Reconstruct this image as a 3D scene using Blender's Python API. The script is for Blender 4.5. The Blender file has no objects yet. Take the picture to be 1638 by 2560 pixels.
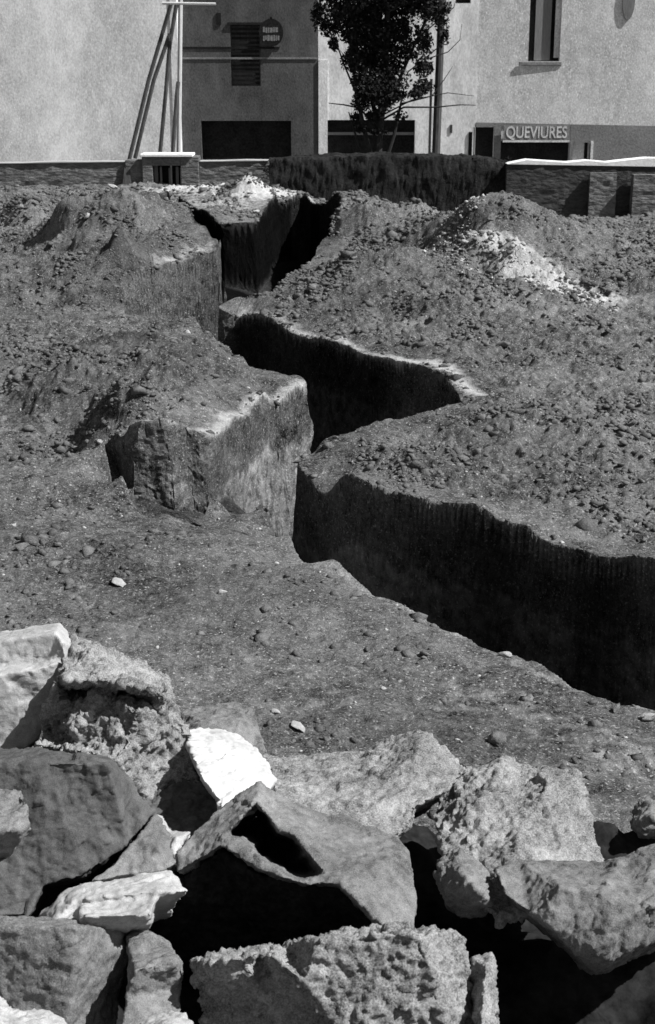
import bpy, bmesh, math, random
import numpy as np
from mathutils import Vector
from mathutils.geometry import delaunay_2d_cdt
random.seed(7); RNG = np.random.RandomState(7)
SC = bpy.context.scene
C = SC.collection
# ------------------------------------------------------------------ camera
HC = 3.8; PITCH = math.radians(17.5); FPX = 3556.0
cd = bpy.data.cameras.new('camera'); cam = bpy.data.objects.new('camera', cd); C.objects.link(cam)
cam.location = (0, 0, HC); cam.rotation_euler = (math.radians(90) - PITCH, 0, 0)
cd.sensor_fit = 'VERTICAL'; cd.sensor_height = 36.0; cd.lens = 36.0 * FPX / 2560
cd.dof.use_dof = True; cd.dof.focus_distance = 8.0; cd.dof.aperture_fstop = 9.0
cd.clip_start = 0.1; cd.clip_end = 2000
SC.camera = cam
# ------------------------------------------------------------------ light
SUN_DIR = Vector((0.88, -0.27, 1.08)).normalized()      # towards the sun
w = bpy.data.worlds.new('World'); SC.world = w; w.use_nodes = True
nt = w.node_tree; nt.nodes.clear()
sky = nt.nodes.new('ShaderNodeTexSky'); sky.sky_type = 'NISHITA'; sky.sun_disc = False
sky.sun_elevation = math.asin(SUN_DIR.z); sky.sun_rotation = math.atan2(SUN_DIR.x, SUN_DIR.y)
bwn = nt.nodes.new('ShaderNodeRGBToBW'); bg = nt.nodes.new('ShaderNodeBackground'); bg.inputs['Strength'].default_value = 0.06
wo = nt.nodes.new('ShaderNodeOutputWorld')
nt.links.new(sky.outputs[0], bwn.inputs[0]); nt.links.new(bwn.outputs[0], bg.inputs['Color']); nt.links.new(bg.outputs[0], wo.inputs[0])
sl = bpy.data.lights.new('sun', 'SUN'); sl.energy = 4.9; sl.angle = math.radians(0.6); sl.color = (1, 1, 1)
so = bpy.data.objects.new('sun', sl); C.objects.link(so); so.rotation_euler = SUN_DIR.to_track_quat('Z', 'Y').to_euler()
SC.view_settings.view_transform = 'Standard'; SC.view_settings.look = 'None'; SC.view_settings.gamma = 1
SC.view_settings.exposure = 0.6
SC.cycles.max_bounces = 5; SC.cycles.diffuse_bounces = 3

# ------------------------------------------------------------------ pixel -> world (photo pixels 1638 x 2560)
CP, SP = math.cos(PITCH), math.sin(PITCH)
def ray(px, py):
    u = (px - 819) / FPX; v = (1280 - py) / FPX
    return np.array([u, CP + v * SP, -SP + v * CP])     # depth 1 along the view axis
def at_d(px, py, d): return np.array([0, 0, HC]) + ray(px, py) * d
def at_z(px, py, z):
    r = ray(px, py); return np.array([0, 0, HC]) + r * ((z - HC) / r[2])
def at_y(px, py, y):
    r = ray(px, py); return np.array([0, 0, HC]) + r * (y / r[1])

# ------------------------------------------------------------------ numpy noise
def _h(i, j, k, s):
    n = (i * 73856093) ^ (j * 19349663) ^ (k * 83492791) ^ (s * 2654435761)
    n = n & 0xffffffff; n = ((n ^ (n >> 13)) * 1274126177) & 0xffffffff; n = n ^ (n >> 16)
    return (n & 0xffff) / 32767.5 - 1.0
def vnoise(P, s=0):
    I = np.floor(P).astype(np.int64); F = P - I; F = F * F * (3 - 2 * F)
    x, y, z = I[:, 0], I[:, 1], I[:, 2]; fx, fy, fz = F[:, 0], F[:, 1], F[:, 2]
    r = 0
    for a in (0, 1):
        for b in (0, 1):
            for c in (0, 1):
                r = r + _h(x + a, y + b, z + c, s) * (fx if a else 1 - fx) * (fy if b else 1 - fy) * (fz if c else 1 - fz)
    return r
def fbm(P, s=0, o=4, g=0.5):
    r = 0; a = 1.0
    for i in range(o):
        r = r + a * vnoise(P * (2.03 ** i) + 17.3 * i, s + i); a *= g
    return r

# ------------------------------------------------------------------ object helpers
def tag(o, label=None, cat=None, group=None, kind=None):
    if label: o['label'] = label
    if cat: o['category'] = cat
    if group: o['group'] = group
    if kind: o['kind'] = kind
    return o
def thing(name, label, cat, loc, group=None):
    o = bpy.data.objects.new(name, None); C.objects.link(o); o.location = loc; o.empty_display_size = 0.2
    return tag(o, label, cat, group)
def link_mesh(name, me, mat, parent=None, origin=None):
    o = bpy.data.objects.new(name, me); C.objects.link(o)
    if mat: me.materials.append(mat)
    if parent is not None:
        o.parent = parent
        if any(abs(c) > 1e-9 for c in parent.location):
            me.transform(__import__('mathutils').Matrix.Translation(-Vector(parent.location)))
    elif origin is not None:
        me.transform(__import__('mathutils').Matrix.Translation(-Vector(origin))); o.location = origin
    return o
def np_mesh(name, V, F, smooth=False):
    me = bpy.data.meshes.new(name); V = np.asarray(V, dtype=np.float32)
    if isinstance(F, np.ndarray):
        n, k = F.shape
        me.vertices.add(len(V)); me.vertices.foreach_set('co', V.ravel())
        me.loops.add(n * k); me.loops.foreach_set('vertex_index', F.astype(np.int32).ravel())
        me.polygons.add(n); me.polygons.foreach_set('loop_start', np.arange(0, n * k, k, dtype=np.int32))
        me.polygons.foreach_set('loop_total', np.full(n, k, dtype=np.int32))
        me.update(calc_edges=True); me.validate()
    else:
        me.from_pydata([tuple(map(float, v)) for v in V], [], [tuple(f) for f in F]); me.update()
    if smooth:
        me.polygons.foreach_set('use_smooth', np.ones(len(me.polygons), dtype=bool))
    return me
class MB:
    def __init__(s): s.v = []; s.f = []
    def box(s, x0, x1, y0, y1, z0, z1):
        n = len(s.v)
        s.v += [(x0, y0, z0), (x1, y0, z0), (x1, y1, z0), (x0, y1, z0), (x0, y0, z1), (x1, y0, z1), (x1, y1, z1), (x0, y1, z1)]
        s.f += [tuple(n + i for i in q) for q in ((0, 3, 2, 1), (4, 5, 6, 7), (0, 1, 5, 4), (1, 2, 6, 5), (2, 3, 7, 6), (3, 0, 4, 7))]; return s
    def tube(s, pts, rad, k=8):
        pts = [Vector(p) for p in pts]; n0 = len(s.v); m = len(pts)
        for i, p in enumerate(pts):
            t = (pts[min(i + 1, m - 1)] - pts[max(i - 1, 0)]).normalized()
            a = t.cross(Vector((0, 1, 0.13))).normalized(); b = t.cross(a)
            r = rad[i] if isinstance(rad, (list, tuple)) else rad
            for j in range(k):
                an = 2 * math.pi * j / k; s.v.append(tuple(p + a * math.cos(an) * r + b * math.sin(an) * r))
        for i in range(m - 1):
            for j in range(k):
                s.f.append((n0 + i * k + j, n0 + i * k + (j + 1) % k, n0 + (i + 1) * k + (j + 1) % k, n0 + (i + 1) * k + j))
        s.f.append(tuple(n0 + j for j in range(k))[::-1]); s.f.append(tuple(n0 + (m - 1) * k + j for j in range(k))); return s
    def build(s, name, mat, parent=None, bevel=0, origin=None):
        me = np_mesh(name, s.v, s.f)
        o = link_mesh(name, me, mat, parent, origin)
        if bevel:
            m = o.modifiers.new('bevel', 'BEVEL'); m.width = bevel; m.segments = 2; m.limit_method = 'ANGLE'
        return o

# ------------------------------------------------------------------ materials (all grey: a black and white place)
def mat(name, lo, hi, layers=((3, 0.5), (14, 0.3), (60, 0.2)), bump=0.5, bscale=40, bdist=0.01, rough=0.95, vert=1.0, speck=0, attr=None, attr_col=0.5, contrast=1.0, bump2=None, pits=0):
    m = bpy.data.materials.new(name); m.use_nodes = True; t = m.node_tree; N = t.nodes; L = t.links; N.clear()
    out = N.new('ShaderNodeOutputMaterial'); b = N.new('ShaderNodeBsdfPrincipled'); L.new(b.outputs[0], out.inputs[0])
    b.inputs['Roughness'].default_value = rough; b.inputs['Specular IOR Level'].default_value = 0.03
    tc = N.new('ShaderNodeTexCoord'); mp = N.new('ShaderNodeMapping'); L.new(tc.outputs['Object'], mp.inputs[0])
    mp.inputs['Scale'].default_value = (1, 1, vert); mp.inputs['Location'].default_value = (random.random() * 9, random.random() * 9, 3)
    acc = None
    for sc_, wt in layers:
        n = N.new('ShaderNodeTexNoise'); n.inputs['Scale'].default_value = sc_; n.inputs['Detail'].default_value = 4; n.inputs['Roughness'].default_value = 0.65
        L.new(mp.outputs[0], n.inputs['Vector'])
        mu = N.new('ShaderNodeMath'); mu.operation = 'MULTIPLY'; mu.inputs[1].default_value = wt; L.new(n.outputs['Fac'], mu.inputs[0])
        if acc is None: acc = mu
        else:
            ad = N.new('ShaderNodeMath'); ad.operation = 'ADD'; L.new(acc.outputs[0], ad.inputs[0]); L.new(mu.outputs[0], ad.inputs[1]); acc = ad
    mr = N.new('ShaderNodeMapRange'); hw = 0.2 / contrast
    mr.inputs['From Min'].default_value = 0.5 - hw; mr.inputs['From Max'].default_value = 0.5 + hw
    mr.inputs['To Min'].default_value = lo; mr.inputs['To Max'].default_value = hi; L.new(acc.outputs[0], mr.inputs['Value'])
    col = mr.outputs[0]
    if speck:
        v = N.new('ShaderNodeTexNoise'); v.inputs['Scale'].default_value = speck; v.inputs['Detail'].default_value = 2; L.new(mp.outputs[0], v.inputs['Vector'])
        r2 = N.new('ShaderNodeMapRange'); r2.inputs['From Min'].default_value = 0.60; r2.inputs['From Max'].default_value = 0.72
        r2.inputs['To Min'].default_value = 0; r2.inputs['To Max'].default_value = 0.85; L.new(v.outputs['Fac'], r2.inputs['Value'])
        mx = N.new('ShaderNodeMix'); L.new(r2.outputs[0], mx.inputs[0]); L.new(col, mx.inputs[2]); mx.inputs[3].default_value = min(0.85, hi * 1.9); col = mx.outputs[0]
    if attr:
        a = N.new('ShaderNodeAttribute'); a.attribute_name = attr
        nb = N.new('ShaderNodeTexNoise'); nb.inputs['Scale'].default_value = 9; nb.inputs['Detail'].default_value = 5; L.new(mp.outputs[0], nb.inputs['Vector'])
        ad = N.new('ShaderNodeMath'); ad.operation = 'ADD'; L.new(a.outputs['Fac'], ad.inputs[0]); L.new(nb.outputs['Fac'], ad.inputs[1])
        r3 = N.new('ShaderNodeMapRange'); r3.inputs['From Min'].default_value = 0.75; r3.inputs['From Max'].default_value = 1.25; L.new(ad.outputs[0], r3.inputs['Value'])
        ml = N.new('ShaderNodeMath'); ml.operation = 'MULTIPLY'; ml.inputs[1].default_value = attr_col; L.new(r3.outputs[0], ml.inputs[0])
        mm = N.new('ShaderNodeMath'); mm.operation = 'MULTIPLY_ADD'; mm.inputs[1].default_value = 1.0; L.new(col, mm.inputs[0]); L.new(ml.outputs[0], mm.inputs[2]); col = mm.outputs[0]
        # second attribute darkens (painted trench shade and dark soil patches)
        a2 = N.new('ShaderNodeAttribute'); a2.attribute_name = 'shade_soil'
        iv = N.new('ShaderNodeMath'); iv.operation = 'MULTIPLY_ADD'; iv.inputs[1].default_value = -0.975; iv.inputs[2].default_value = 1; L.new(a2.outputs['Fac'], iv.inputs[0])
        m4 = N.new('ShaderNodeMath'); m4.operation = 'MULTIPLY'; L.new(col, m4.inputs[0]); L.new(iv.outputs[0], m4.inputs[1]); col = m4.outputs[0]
    L.new(col, b.inputs['Base Color'])
    n = N.new('ShaderNodeTexNoise'); n.inputs['Scale'].default_value = bscale; n.inputs['Detail'].default_value = 6; n.inputs['Roughness'].default_value = 0.7; L.new(mp.outputs[0], n.inputs['Vector'])
    bp = N.new('ShaderNodeBump'); bp.inputs['Strength'].default_value = bump; bp.inputs['Distance'].default_value = bdist
    hgt = n.outputs['Fac']
    if pits:
        vo = N.new('ShaderNodeTexVoronoi'); vo.inputs['Scale'].default_value = pits; L.new(mp.outputs[0], vo.inputs['Vector'])
        ps = N.new('ShaderNodeMath'); ps.operation = 'SUBTRACT'; L.new(n.outputs['Fac'], ps.inputs[0])
        pm = N.new('ShaderNodeMath'); pm.operation = 'MULTIPLY'; pm.inputs[1].default_value = 0.8; L.new(vo.outputs['Distance'], pm.inputs[0]); L.new(pm.outputs[0], ps.inputs[1]); hgt = ps.outputs[0]
    L.new(hgt, bp.inputs['Height']); L.new(bp.outputs[0], b.inputs['Normal'])
    return m
M = {}
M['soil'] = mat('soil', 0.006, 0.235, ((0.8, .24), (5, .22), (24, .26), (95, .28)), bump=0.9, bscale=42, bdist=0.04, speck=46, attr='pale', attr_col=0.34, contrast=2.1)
M['clod'] = mat('clod', 0.025, 0.20, ((2, .4), (20, .3), (90, .3)), bump=0.6, bscale=60, bdist=0.02, contrast=1.5)
M['rubble'] = mat('rubble', 0.22, 0.55, ((2, .4), (20, .3), (60, .3)), bump=0.6, bscale=60, bdist=0.02, contrast=1.3)
M['rock_light'] = mat('rock_light', 0.24, 0.52, ((2.5, .3), (18, .25), (240, .45)), bump=0.5, bscale=70, bdist=0.008, contrast=1.5)
M['rock_white'] = mat('rock_white', 0.26, 0.62, ((3, .5), (18, .3), (200, .2)), bump=0.25, bscale=45, bdist=0.008)
M['rock_mid'] = mat('rock_mid', 0.035, 0.27, ((2.2, .32), (18, .28), (240, .4)), bump=0.7, bscale=60, bdist=0.010, contrast=1.6)
M['rock_dark'] = mat('rock_dark', 0.045, 0.14, ((2, .4), (16, .3), (80, .3)), bump=0.5, bscale=45, bdist=0.01, contrast=1.4)
M['rock_rough'] = mat('rock_rough', 0.045, 0.38, ((4, .3), (20, .25), (150, .45)), bump=0.8, bscale=75, bdist=0.009, contrast=1.7)
M['rock_slab'] = mat('rock_slab', 0.03, 0.15, ((1.8, .35), (16, .25), (260, .4)), bump=0.6, bscale=48, bdist=0.008, contrast=1.5)
M['plaster'] = mat('plaster', 0.42, 0.85, ((0.5, .35), (2.5, .25), (24, .4)), bump=0.4, bscale=14, bdist=0.02, contrast=1.9, vert=0.6, speck=21)
M['plaster_dark'] = mat('plaster_dark', 0.035, 0.12, ((0.6, .35), (3, .25), (24, .4)), bump=0.5, bscale=14, bdist=0.02, contrast=1.6, vert=0.6)
M['plaster_white'] = mat('plaster_white', 0.45, 0.9, ((0.6, .35), (3, .3), (22, .35)), bump=0.4, bscale=14, bdist=0.02, contrast=1.7, vert=0.5)
M['plaster_right'] = mat('plaster_right', 0.34, 0.74, ((0.4, .35), (3, .25), (24, .4)), bump=0.4, bscale=14, bdist=0.02, contrast=1.8, vert=0.7, speck=21)
M['dado'] = mat('dado', 0.12, 0.26, ((0.8, .4), (20, .6)), bump=0.5, bscale=14, bdist=0.02, contrast=1.4)
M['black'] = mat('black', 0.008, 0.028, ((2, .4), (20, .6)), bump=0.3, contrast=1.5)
M['wood_dark'] = mat('wood_dark', 0.03, 0.10, ((2, .4), (20, .6)), bump=0.5, vert=0.15, contrast=1.4)
M['wood_pale'] = mat('wood_pale', 0.35, 0.6, ((2, .4), (20, .6)), bump=0.5, vert=0.15)
M['shutter'] = mat('shutter', 0.12, 0.24, ((2, .4), (20, .6)), bump=0.5, vert=0.2)
M['coping'] = mat('coping', 0.6, 0.88, ((1.5, .5), (12, .5)), bump=0.5, bscale=20, bdist=0.02)
M['stone_wall'] = mat('stone_wall', 0.07, 0.22, ((1.5, .35), (9, .35), (40, .3)), bump=1.0, bscale=9, bdist=0.06, vert=2.6, contrast=1.7, pits=5)
M['stone_wall_shade'] = mat('stone_wall_shade', 0.03, 0.085, ((1.5, .35), (9, .35), (40, .3)), bump=1.0, bscale=9, bdist=0.06, vert=2.2, contrast=1.6, pits=5)  # stone colour darkened to stand for tree shade
M['street'] = mat('street', 0.12, 0.25)
M['leaf'] = mat('leaf', 0.006, 0.035, ((2, .5), (12, .5)), bump=0, rough=0.7)
M['shade_dark'] = mat('shade_dark', 0.005, 0.04, ((1.5, .3), (9, .3), (40, .4)), bump=0.8, bscale=22, bdist=0.04, contrast=1.8)  # near-black colour that stands for shade
M['bark'] = mat('bark', 0.02, 0.05, ((2, .4), (20, .6)), bump=0.6)
M['sign'] = mat('sign', 0.26, 0.42, ((3, .5), (30, .5)), bump=0.2)
M['glass'] = mat('glass', 0.03, 0.05, bump=0.05, rough=0.15)

# ================================================================== TERRAIN
Lp = [(2050,1930,0),(1638,1763,0),(1556,1757,0),(1428,1705,0),(1335,1652,0),(1218,1617,0),(1101,1565,0),(927,1483,0),(760,1405,-.1),(705,1382,-.3),
      (619,1344,-.35),(555,1309,-.3),(497,1318,-.08),(362,1290,0),(285,1245,0),
      (258,1140,.25),(286,1060,.58),(327,1016,.84),(425,1016,.84),(467,1062,.62),(514,1078,.55),(614,1040,.42),(690,1011,.38),(778,962,.44),(779,946,.5),
      (735,939,.5),(639,923,.5),(586,886,.5),(538,843,.45),
      (515,835,.3),(465,830,.1),(400,815,.05),(320,790,.1),
      (295,715,.5),(319,689,.6),(394,670,.65),(452,654,.7),(532,635,.75),(598,622,.8),
      (554,593,1.0),(506,561,1.15),(452,513,1.3),(425,478,1.3),
      (446,492,.85),(490,532,.65),(560,560,.55),(640,556,.55),(700,505,.65),(760,482,.8),(850,482,1.05),(850,540,1.0),
      (822,600,.9),(767,657,.8),(665,731,.7),(612,739,.65),(556,748,.55),(545,775,.5),
      (602,793,.4),(745,836,.45),(915,887,.5),(1031,911,.5),(1113,940,.5),(1150,998,.5),
      (1090,1022,.5),(932,1057,.5),(816,1092,.5),(752,1135,.42),(730,1156,.38),(748,1170,.36),
      (880,1186,.5),(1043,1244,.45),(1171,1256,.52),(1300,1308,.42),(1381,1361,.33),(1475,1378,.36),(1638,1396,.48),(2100,1540,.55)]
POLY = np.array([at_z(*p)[:2] for p in Lp])
Gc = [at_z(*p) for p in Lp] 
Gc += [at_z(*p) for p in [
      (0,1500,0),(-300,1500,0),(400,1500,0),(800,1600,0),(1200,1750,0),(1600,1900,.03),(2000,2100,0),(300,1320,0),(600,1450,0),(100,1300,.05),(-200,1250,0),
      (1000,1720,0),(700,1700,0),(0,1180,.08),(150,1180,.05),(0,1080,.1),(150,1085,.2),(-300,1080,0),
      (330,930,.95),(420,880,1.0),(400,840,.95),(200,880,.85),(200,960,.55),(100,920,.3),(0,960,.15),(-300,900,.2),(560,950,.65),(660,970,.6),(450,980,.7),(500,860,.8),(300,830,.9),
      (100,780,.2),(0,800,.2),(200,800,.25),(400,815,.35),(-300,760,.2),(0,700,.15),(150,720,.2),
      (180,472,1.7),(300,466,1.75),(365,474,1.65),(430,515,1.35),(200,560,1.25),(300,560,1.35),(420,580,1.1),(120,600,.9),(250,640,.85),(100,660,.45),(0,600,.4),
      (0,540,.5),(-200,540,.4),(80,490,1.2),(0,478,.85),(-200,490,.7),(350,620,.95),
      (890,604,1.35),(960,602,1.35),(1010,606,1.25),(800,700,.85),(900,680,.95),(1000,700,.9),(720,780,.55),(850,800,.55),(1000,800,.55),(1080,740,.8),
      (900,486,1.55),(950,479,1.65),(1020,490,1.55),(1100,525,1.15),(900,550,1.1),(1000,560,1.15),(840,590,1.0),
      (1180,464,2.0),(1245,462,2.0),(1300,492,1.8),(1400,540,1.45),(1480,572,1.1),(1560,600,.95),(1638,640,.8),(1850,680,.6),
      (1150,530,1.5),(1130,600,1.2),(1200,560,1.55),(1300,600,1.35),(1400,650,1.05),(1500,740,.7),(1200,700,.8),(1300,720,.75),(1100,660,.85),(480,468,.95),(560,462,1.0),(630,444,1.25),(680,466,.95),(740,474,.85),(520,500,.8),(600,520,.7),(660,500,.8),
      (1638,800,.5),(1850,850,.4),(1400,800,.6),(1235,900,.42),(1250,820,.6),(1400,920,.48),(1638,950,.45),(1200,960,.5),(1850,1050,.4),
      (1300,1050,.5),(1500,1100,.45),(1638,1200,.4),(1850,1300,.35),(1200,1150,.5),(1000,1130,.5),(900,1110,.48),(1400,1250,.42),(1130,880,.5)]]
for (x, y, z) in [(-12,34,.7),(-8,34,.8),(-5,32,1.1),(-3,32,.9),(-3,36,.75),(-6,37,.75),(0,35.5,-.1),(1.5,34,.1),(1.5,36,-.1),(3,34.5,0),(3,36.5,-.1),(4.5,34.5,.1),(6,35,0),(5,36.5,-.1),(7,34,.2),(8.5,34.5,.35),(10,34,.6),(3,32.5,.5),(6,33,.4),(-1,37.5,.3),(0,38,0),(6,37.8,-.1),(-5,37.6,.78),(-9,37.6,.75),(-12,37.6,.7),(-2.4,37.6,.6),
      (-12,40,.3),(0,40,.3),(10,40,.3),(-12,46,-.3),(0,46,-.3),(12,46,-.3),(-14,10,0),(14,10,.2),(-8,6,0),(8,6,0),(0,4,0),(-14,20,.2),(14,20,.4),(3,6,0),(-3,6,0),(14,30,.5)]:
    Gc.append(np.array([x, y, z]))
def behind(px, py, z, dy, dz): p = at_z(px, py, z); Gc.append(np.array([p[0] * (1 + dy / p[1]), p[1] + dy * .9, z - dz * 1.7]))
for q in [(890,604,1.35,1.3,.5),(960,602,1.35,1.2,.45),(1010,606,1.25,1.2,.35),(950,479,1.65,1.6,.7),(1020,490,1.55,1.6,.75),(900,486,1.55,1.5,.65),(1100,525,1.15,1.2,.3),(1180,464,1.75,1.7,.7),(1245,462,1.75,1.7,.7),(1300,492,1.6,1.6,.7),(1400,540,1.3,1.6,.6),(1480,572,1.1,1.5,.5),(180,472,1.5,2.0,.6),(300,466,1.55,2.0,.6),(365,474,1.5,1.8,.6)]: behind(*q)
Gc = np.array(Gc)
def shepard(X, Y, Ctl, p=3.2, r0=0.16):
    num = np.zeros_like(X); den = np.zeros_like(X)
    for cx, cy, cz in Ctl:
        w_ = 1.0 / (((X - cx) ** 2 + (Y - cy) ** 2 + r0 ** 2) ** (p / 2)); num += w_ * cz; den += w_
    return num / den
def sdf(X, Y, P):
    d2 = np.full(X.shape, 1e9); inside = np.zeros(X.shape, bool); n = len(P)
    nx = np.zeros_like(X); ny = np.zeros_like(X)
    for i in range(n):
        ax, ay = P[i]; bx, by = P[(i + 1) % n]
        ex, ey = bx - ax, by - ay; wx, wy = X - ax, Y - ay
        t = np.clip((wx * ex + wy * ey) / (ex * ex + ey * ey + 1e-12), 0, 1)
        qx, qy = wx - t * ex, wy - t * ey; q = qx * qx + qy * qy
        m = q < d2; d2 = np.where(m, q, d2); nx = np.where(m, qx, nx); ny = np.where(m, qy, ny)
        cnd = ((ay <= Y) & (by > Y)) | ((by <= Y) & (ay > Y))
        xi = ax + (Y - ay) / (by - ay + 1e-12) * ex
        inside ^= cnd & (X < xi)
    d = np.sqrt(d2); s = np.where(inside, -1.0, 1.0)
    return d * s, nx / (d + 1e-6) * s, ny / (d + 1e-6) * s     # gradient points outwards
# trench floor (px,py given on the lip, deep floor)
Fc = []
def fl(px, py, zl, z): p = at_z(px, py, zl); Fc.append((p[0], p[1], z))
for (px, py, zl, z) in [(1638,1600,0,-1.7),(1300,1500,0,-1.7),(1000,1380,0,-1.65),(800,1300,0,-1.55),(720,1250,.2,-1.4),(690,1340,-.2,-1.0),(650,1250,.2,-.85),(610,1320,-.3,-.6),(560,1300,-.2,-.42),(540,1200,.1,-.3),(500,1250,-.1,-.2),(450,1255,0,-.05),(360,1235,0,0),(300,1200,0,.02),
      (350,1120,.3,.05),(440,1120,.3,.03),(780,1030,.5,-1.6),(900,960,.5,-1.6),(800,900,.5,-1.6),(650,850,.45,-1.5),(570,820,.4,-1.2),(530,800,.4,-.8),(500,785,.3,-.2),(460,800,.2,-.1),(400,790,.2,0),(330,770,.2,.08),
      (600,690,.6,-1.2),(650,650,.7,-1.5),(720,590,.8,-2.0),(640,600,.9,-2.2),(580,590,.8,-1.6),(500,530,.9,-.7),(440,490,1.0,0),(740,540,.9,-1.6),(800,510,.9,-1.2)]:
    fl(px, py, zl, z)
def ground_z(X, Y):
    return shepard(X, Y, Gc)
# --- grid: even 3.2 cm near the trench, growing with distance
ys = [2.2]
while ys[-1] < 60: ys.append(ys[-1] + (0.075 if ys[-1] < 7.2 else 0.036 if ys[-1] < 16.5 else 0.036 + (ys[-1] - 16.5) * 0.0022 if ys[-1] < 38 else .35))
ys = np.array(ys)
NX = 640
s_ = np.linspace(-1, 1, NX)
S = np.sign(s_) * (0.86 * np.abs(s_) + 0.14 * np.abs(s_) ** 3)
half = 1.6 + ys * 0.262
X0 = (S[None, :] * half[:, None]); Y0 = np.repeat(ys[:, None], NX, 1)
X = X0.ravel(); Y = Y0.ravel()
P2 = np.stack([X, Y, np.zeros_like(X)], 1)
# ragged edges: evaluate the polygon distance at warped positions
wx = 0.024 * fbm(P2 * 1.6, 11, 3) + 0.007 * vnoise(P2 * 13, 12); wy = 0.024 * fbm(P2 * 1.6, 21, 3) + 0.007 * vnoise(P2 * 13, 22)
D, GX, GY = sdf(X + wx, Y + wy, POLY)
R = 0.34
k = np.clip(np.abs(D) / R, 0, 1)
newD = np.where(np.abs(D) < R, np.sign(D) * R * k ** 3.3, D)
sh = newD - D
X = X + GX * sh; Y = Y + GY * sh                                   # pull vertices into the wall
G = ground_z(X, Y)
Gs = shepard(X, Y, Gc, 3.4, .7); mixw = np.clip((D - .35) / 1.1, 0, 1); mixw = mixw * mixw * (3 - 2 * mixw) * .35
G = G * (1 - mixw) + Gs * mixw
F = shepard(X, Y, np.array(Fc), p=3.0, r0=0.2)
F = np.minimum(F, G - 0.0)
WD = 0.125                                                           # wall band in unwarped distance
t = np.clip((D + WD) / (2 * WD), 0, 1)
Z = F + (G - F) * t
depth = np.clip(G - F, 0, 3)
wallness = np.where((t > 0.02) & (t < 0.98), 1.0, 0.0) * np.clip(depth / 0.5, 0, 1)
P3 = np.stack([X, Y, Z], 1)
# rough walls: push in and out
wn = 0.02 * fbm(P3 * np.array([2.2, 2.2, 2.2]), 31, 4) + 0.010 * fbm(P3 * np.array([9, 9, 9]), 35, 4, .6)
shade_w = np.where((-GX * SUN_DIR.x - GY * SUN_DIR.y) < 0.05, 0.22, 1.0); wn = wn * shade_w
X = X + GX * wn * wallness * (Y > 7); Y = Y + GY * wn * wallness * (Y > 7)
# lips slightly rounded and crumbled
lipz = np.clip(1 - np.abs(D - 0.12) / 0.18, 0, 1) * (depth > .3)
# surface relief
P3 = np.stack([X, Y, Z * 0.6], 1)
moundy = np.clip(G / 0.5, 0, 1)
big = fbm(P3 * 1.1, 41, 3); mid = fbm(P3 * 4.0, 45, 4); fine = fbm(P3 * 15.0, 51, 3)
rid = 1 - np.abs(vnoise(P3 * 6.5, 61)); rid = np.clip(rid - 0.55, 0, 1)
flat = (1 - wallness)
rimk = np.where(depth > .25, np.clip((D - .1) / .55, .22, 1), 1.0)
Z = Z + rimk * flat * ((0.03 + 0.04 * moundy) * big + (0.014 + 0.036 * moundy) * mid + (0.012 + 0.024 * moundy) * fine + 0.06 * moundy * rid) - 0.03 * lipz * np.clip(fbm(P3 * 7, 71, 2), 0, 1)
# slot dents seen on the banks
def dent(px, py, z, r, a):
    p = at_z(px, py, z); return -a * np.exp(-((X - p[0]) ** 2 + (Y - p[1]) ** 2) / r ** 2)
Z = Z + dent(1235, 905, .42, .28, .22) + dent(860, 690, .8, .25, .2) + dent(985, 765, .7, .28, .18) + dent(400, 700, .5, .15, .15)+ dent(1290, 935, .4, .16, .12)
far = np.clip((Y - 38.6) / 1.5, 0, 1); Z = Z * (1 - far) + (-0.6) * far
V = np.stack([X, Y, Z], 1)
ny_, nx_ = X0.shape
idx = np.arange(ny_ * nx_).reshape(ny_, nx_)
Q = np.stack([idx[:-1, :-1], idx[:-1, 1:], idx[1:, 1:], idx[1:, :-1]], -1).reshape(-1, 4)
# skirt of big quads reaching the horizon
me = np_mesh('ground', V, Q, smooth=True)
wf = wallness[Q].max(1) > 0
me.polygons.foreach_set('use_smooth', ~wf if len(me.polygons) == len(wf) else np.ones(len(me.polygons), bool))
pale = np.zeros(len(V))
def blob(px, py, z, rx, ry, a=1.0):
    p = at_z(px, py, z); return a * np.exp(-((X - p[0]) / rx) ** 2 - ((Y - p[1]) / ry) ** 2)
def strip(pts, r, a=1.0):
    d = np.full(len(X), 1e9)
    pp = [at_z(*q) for q in pts]
    for (a0, b0) in zip(pp[:-1], pp[1:]):
        ex, ey = b0[0] - a0[0], b0[1] - a0[1]; tt = np.clip(((X - a0[0]) * ex + (Y - a0[1]) * ey) / (ex * ex + ey * ey), 0, 1)
        d = np.minimum(d, np.hypot(X - a0[0] - tt * ex, Y - a0[1] - tt * ey))
    return a * np.exp(-(d / r) ** 2)
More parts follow.
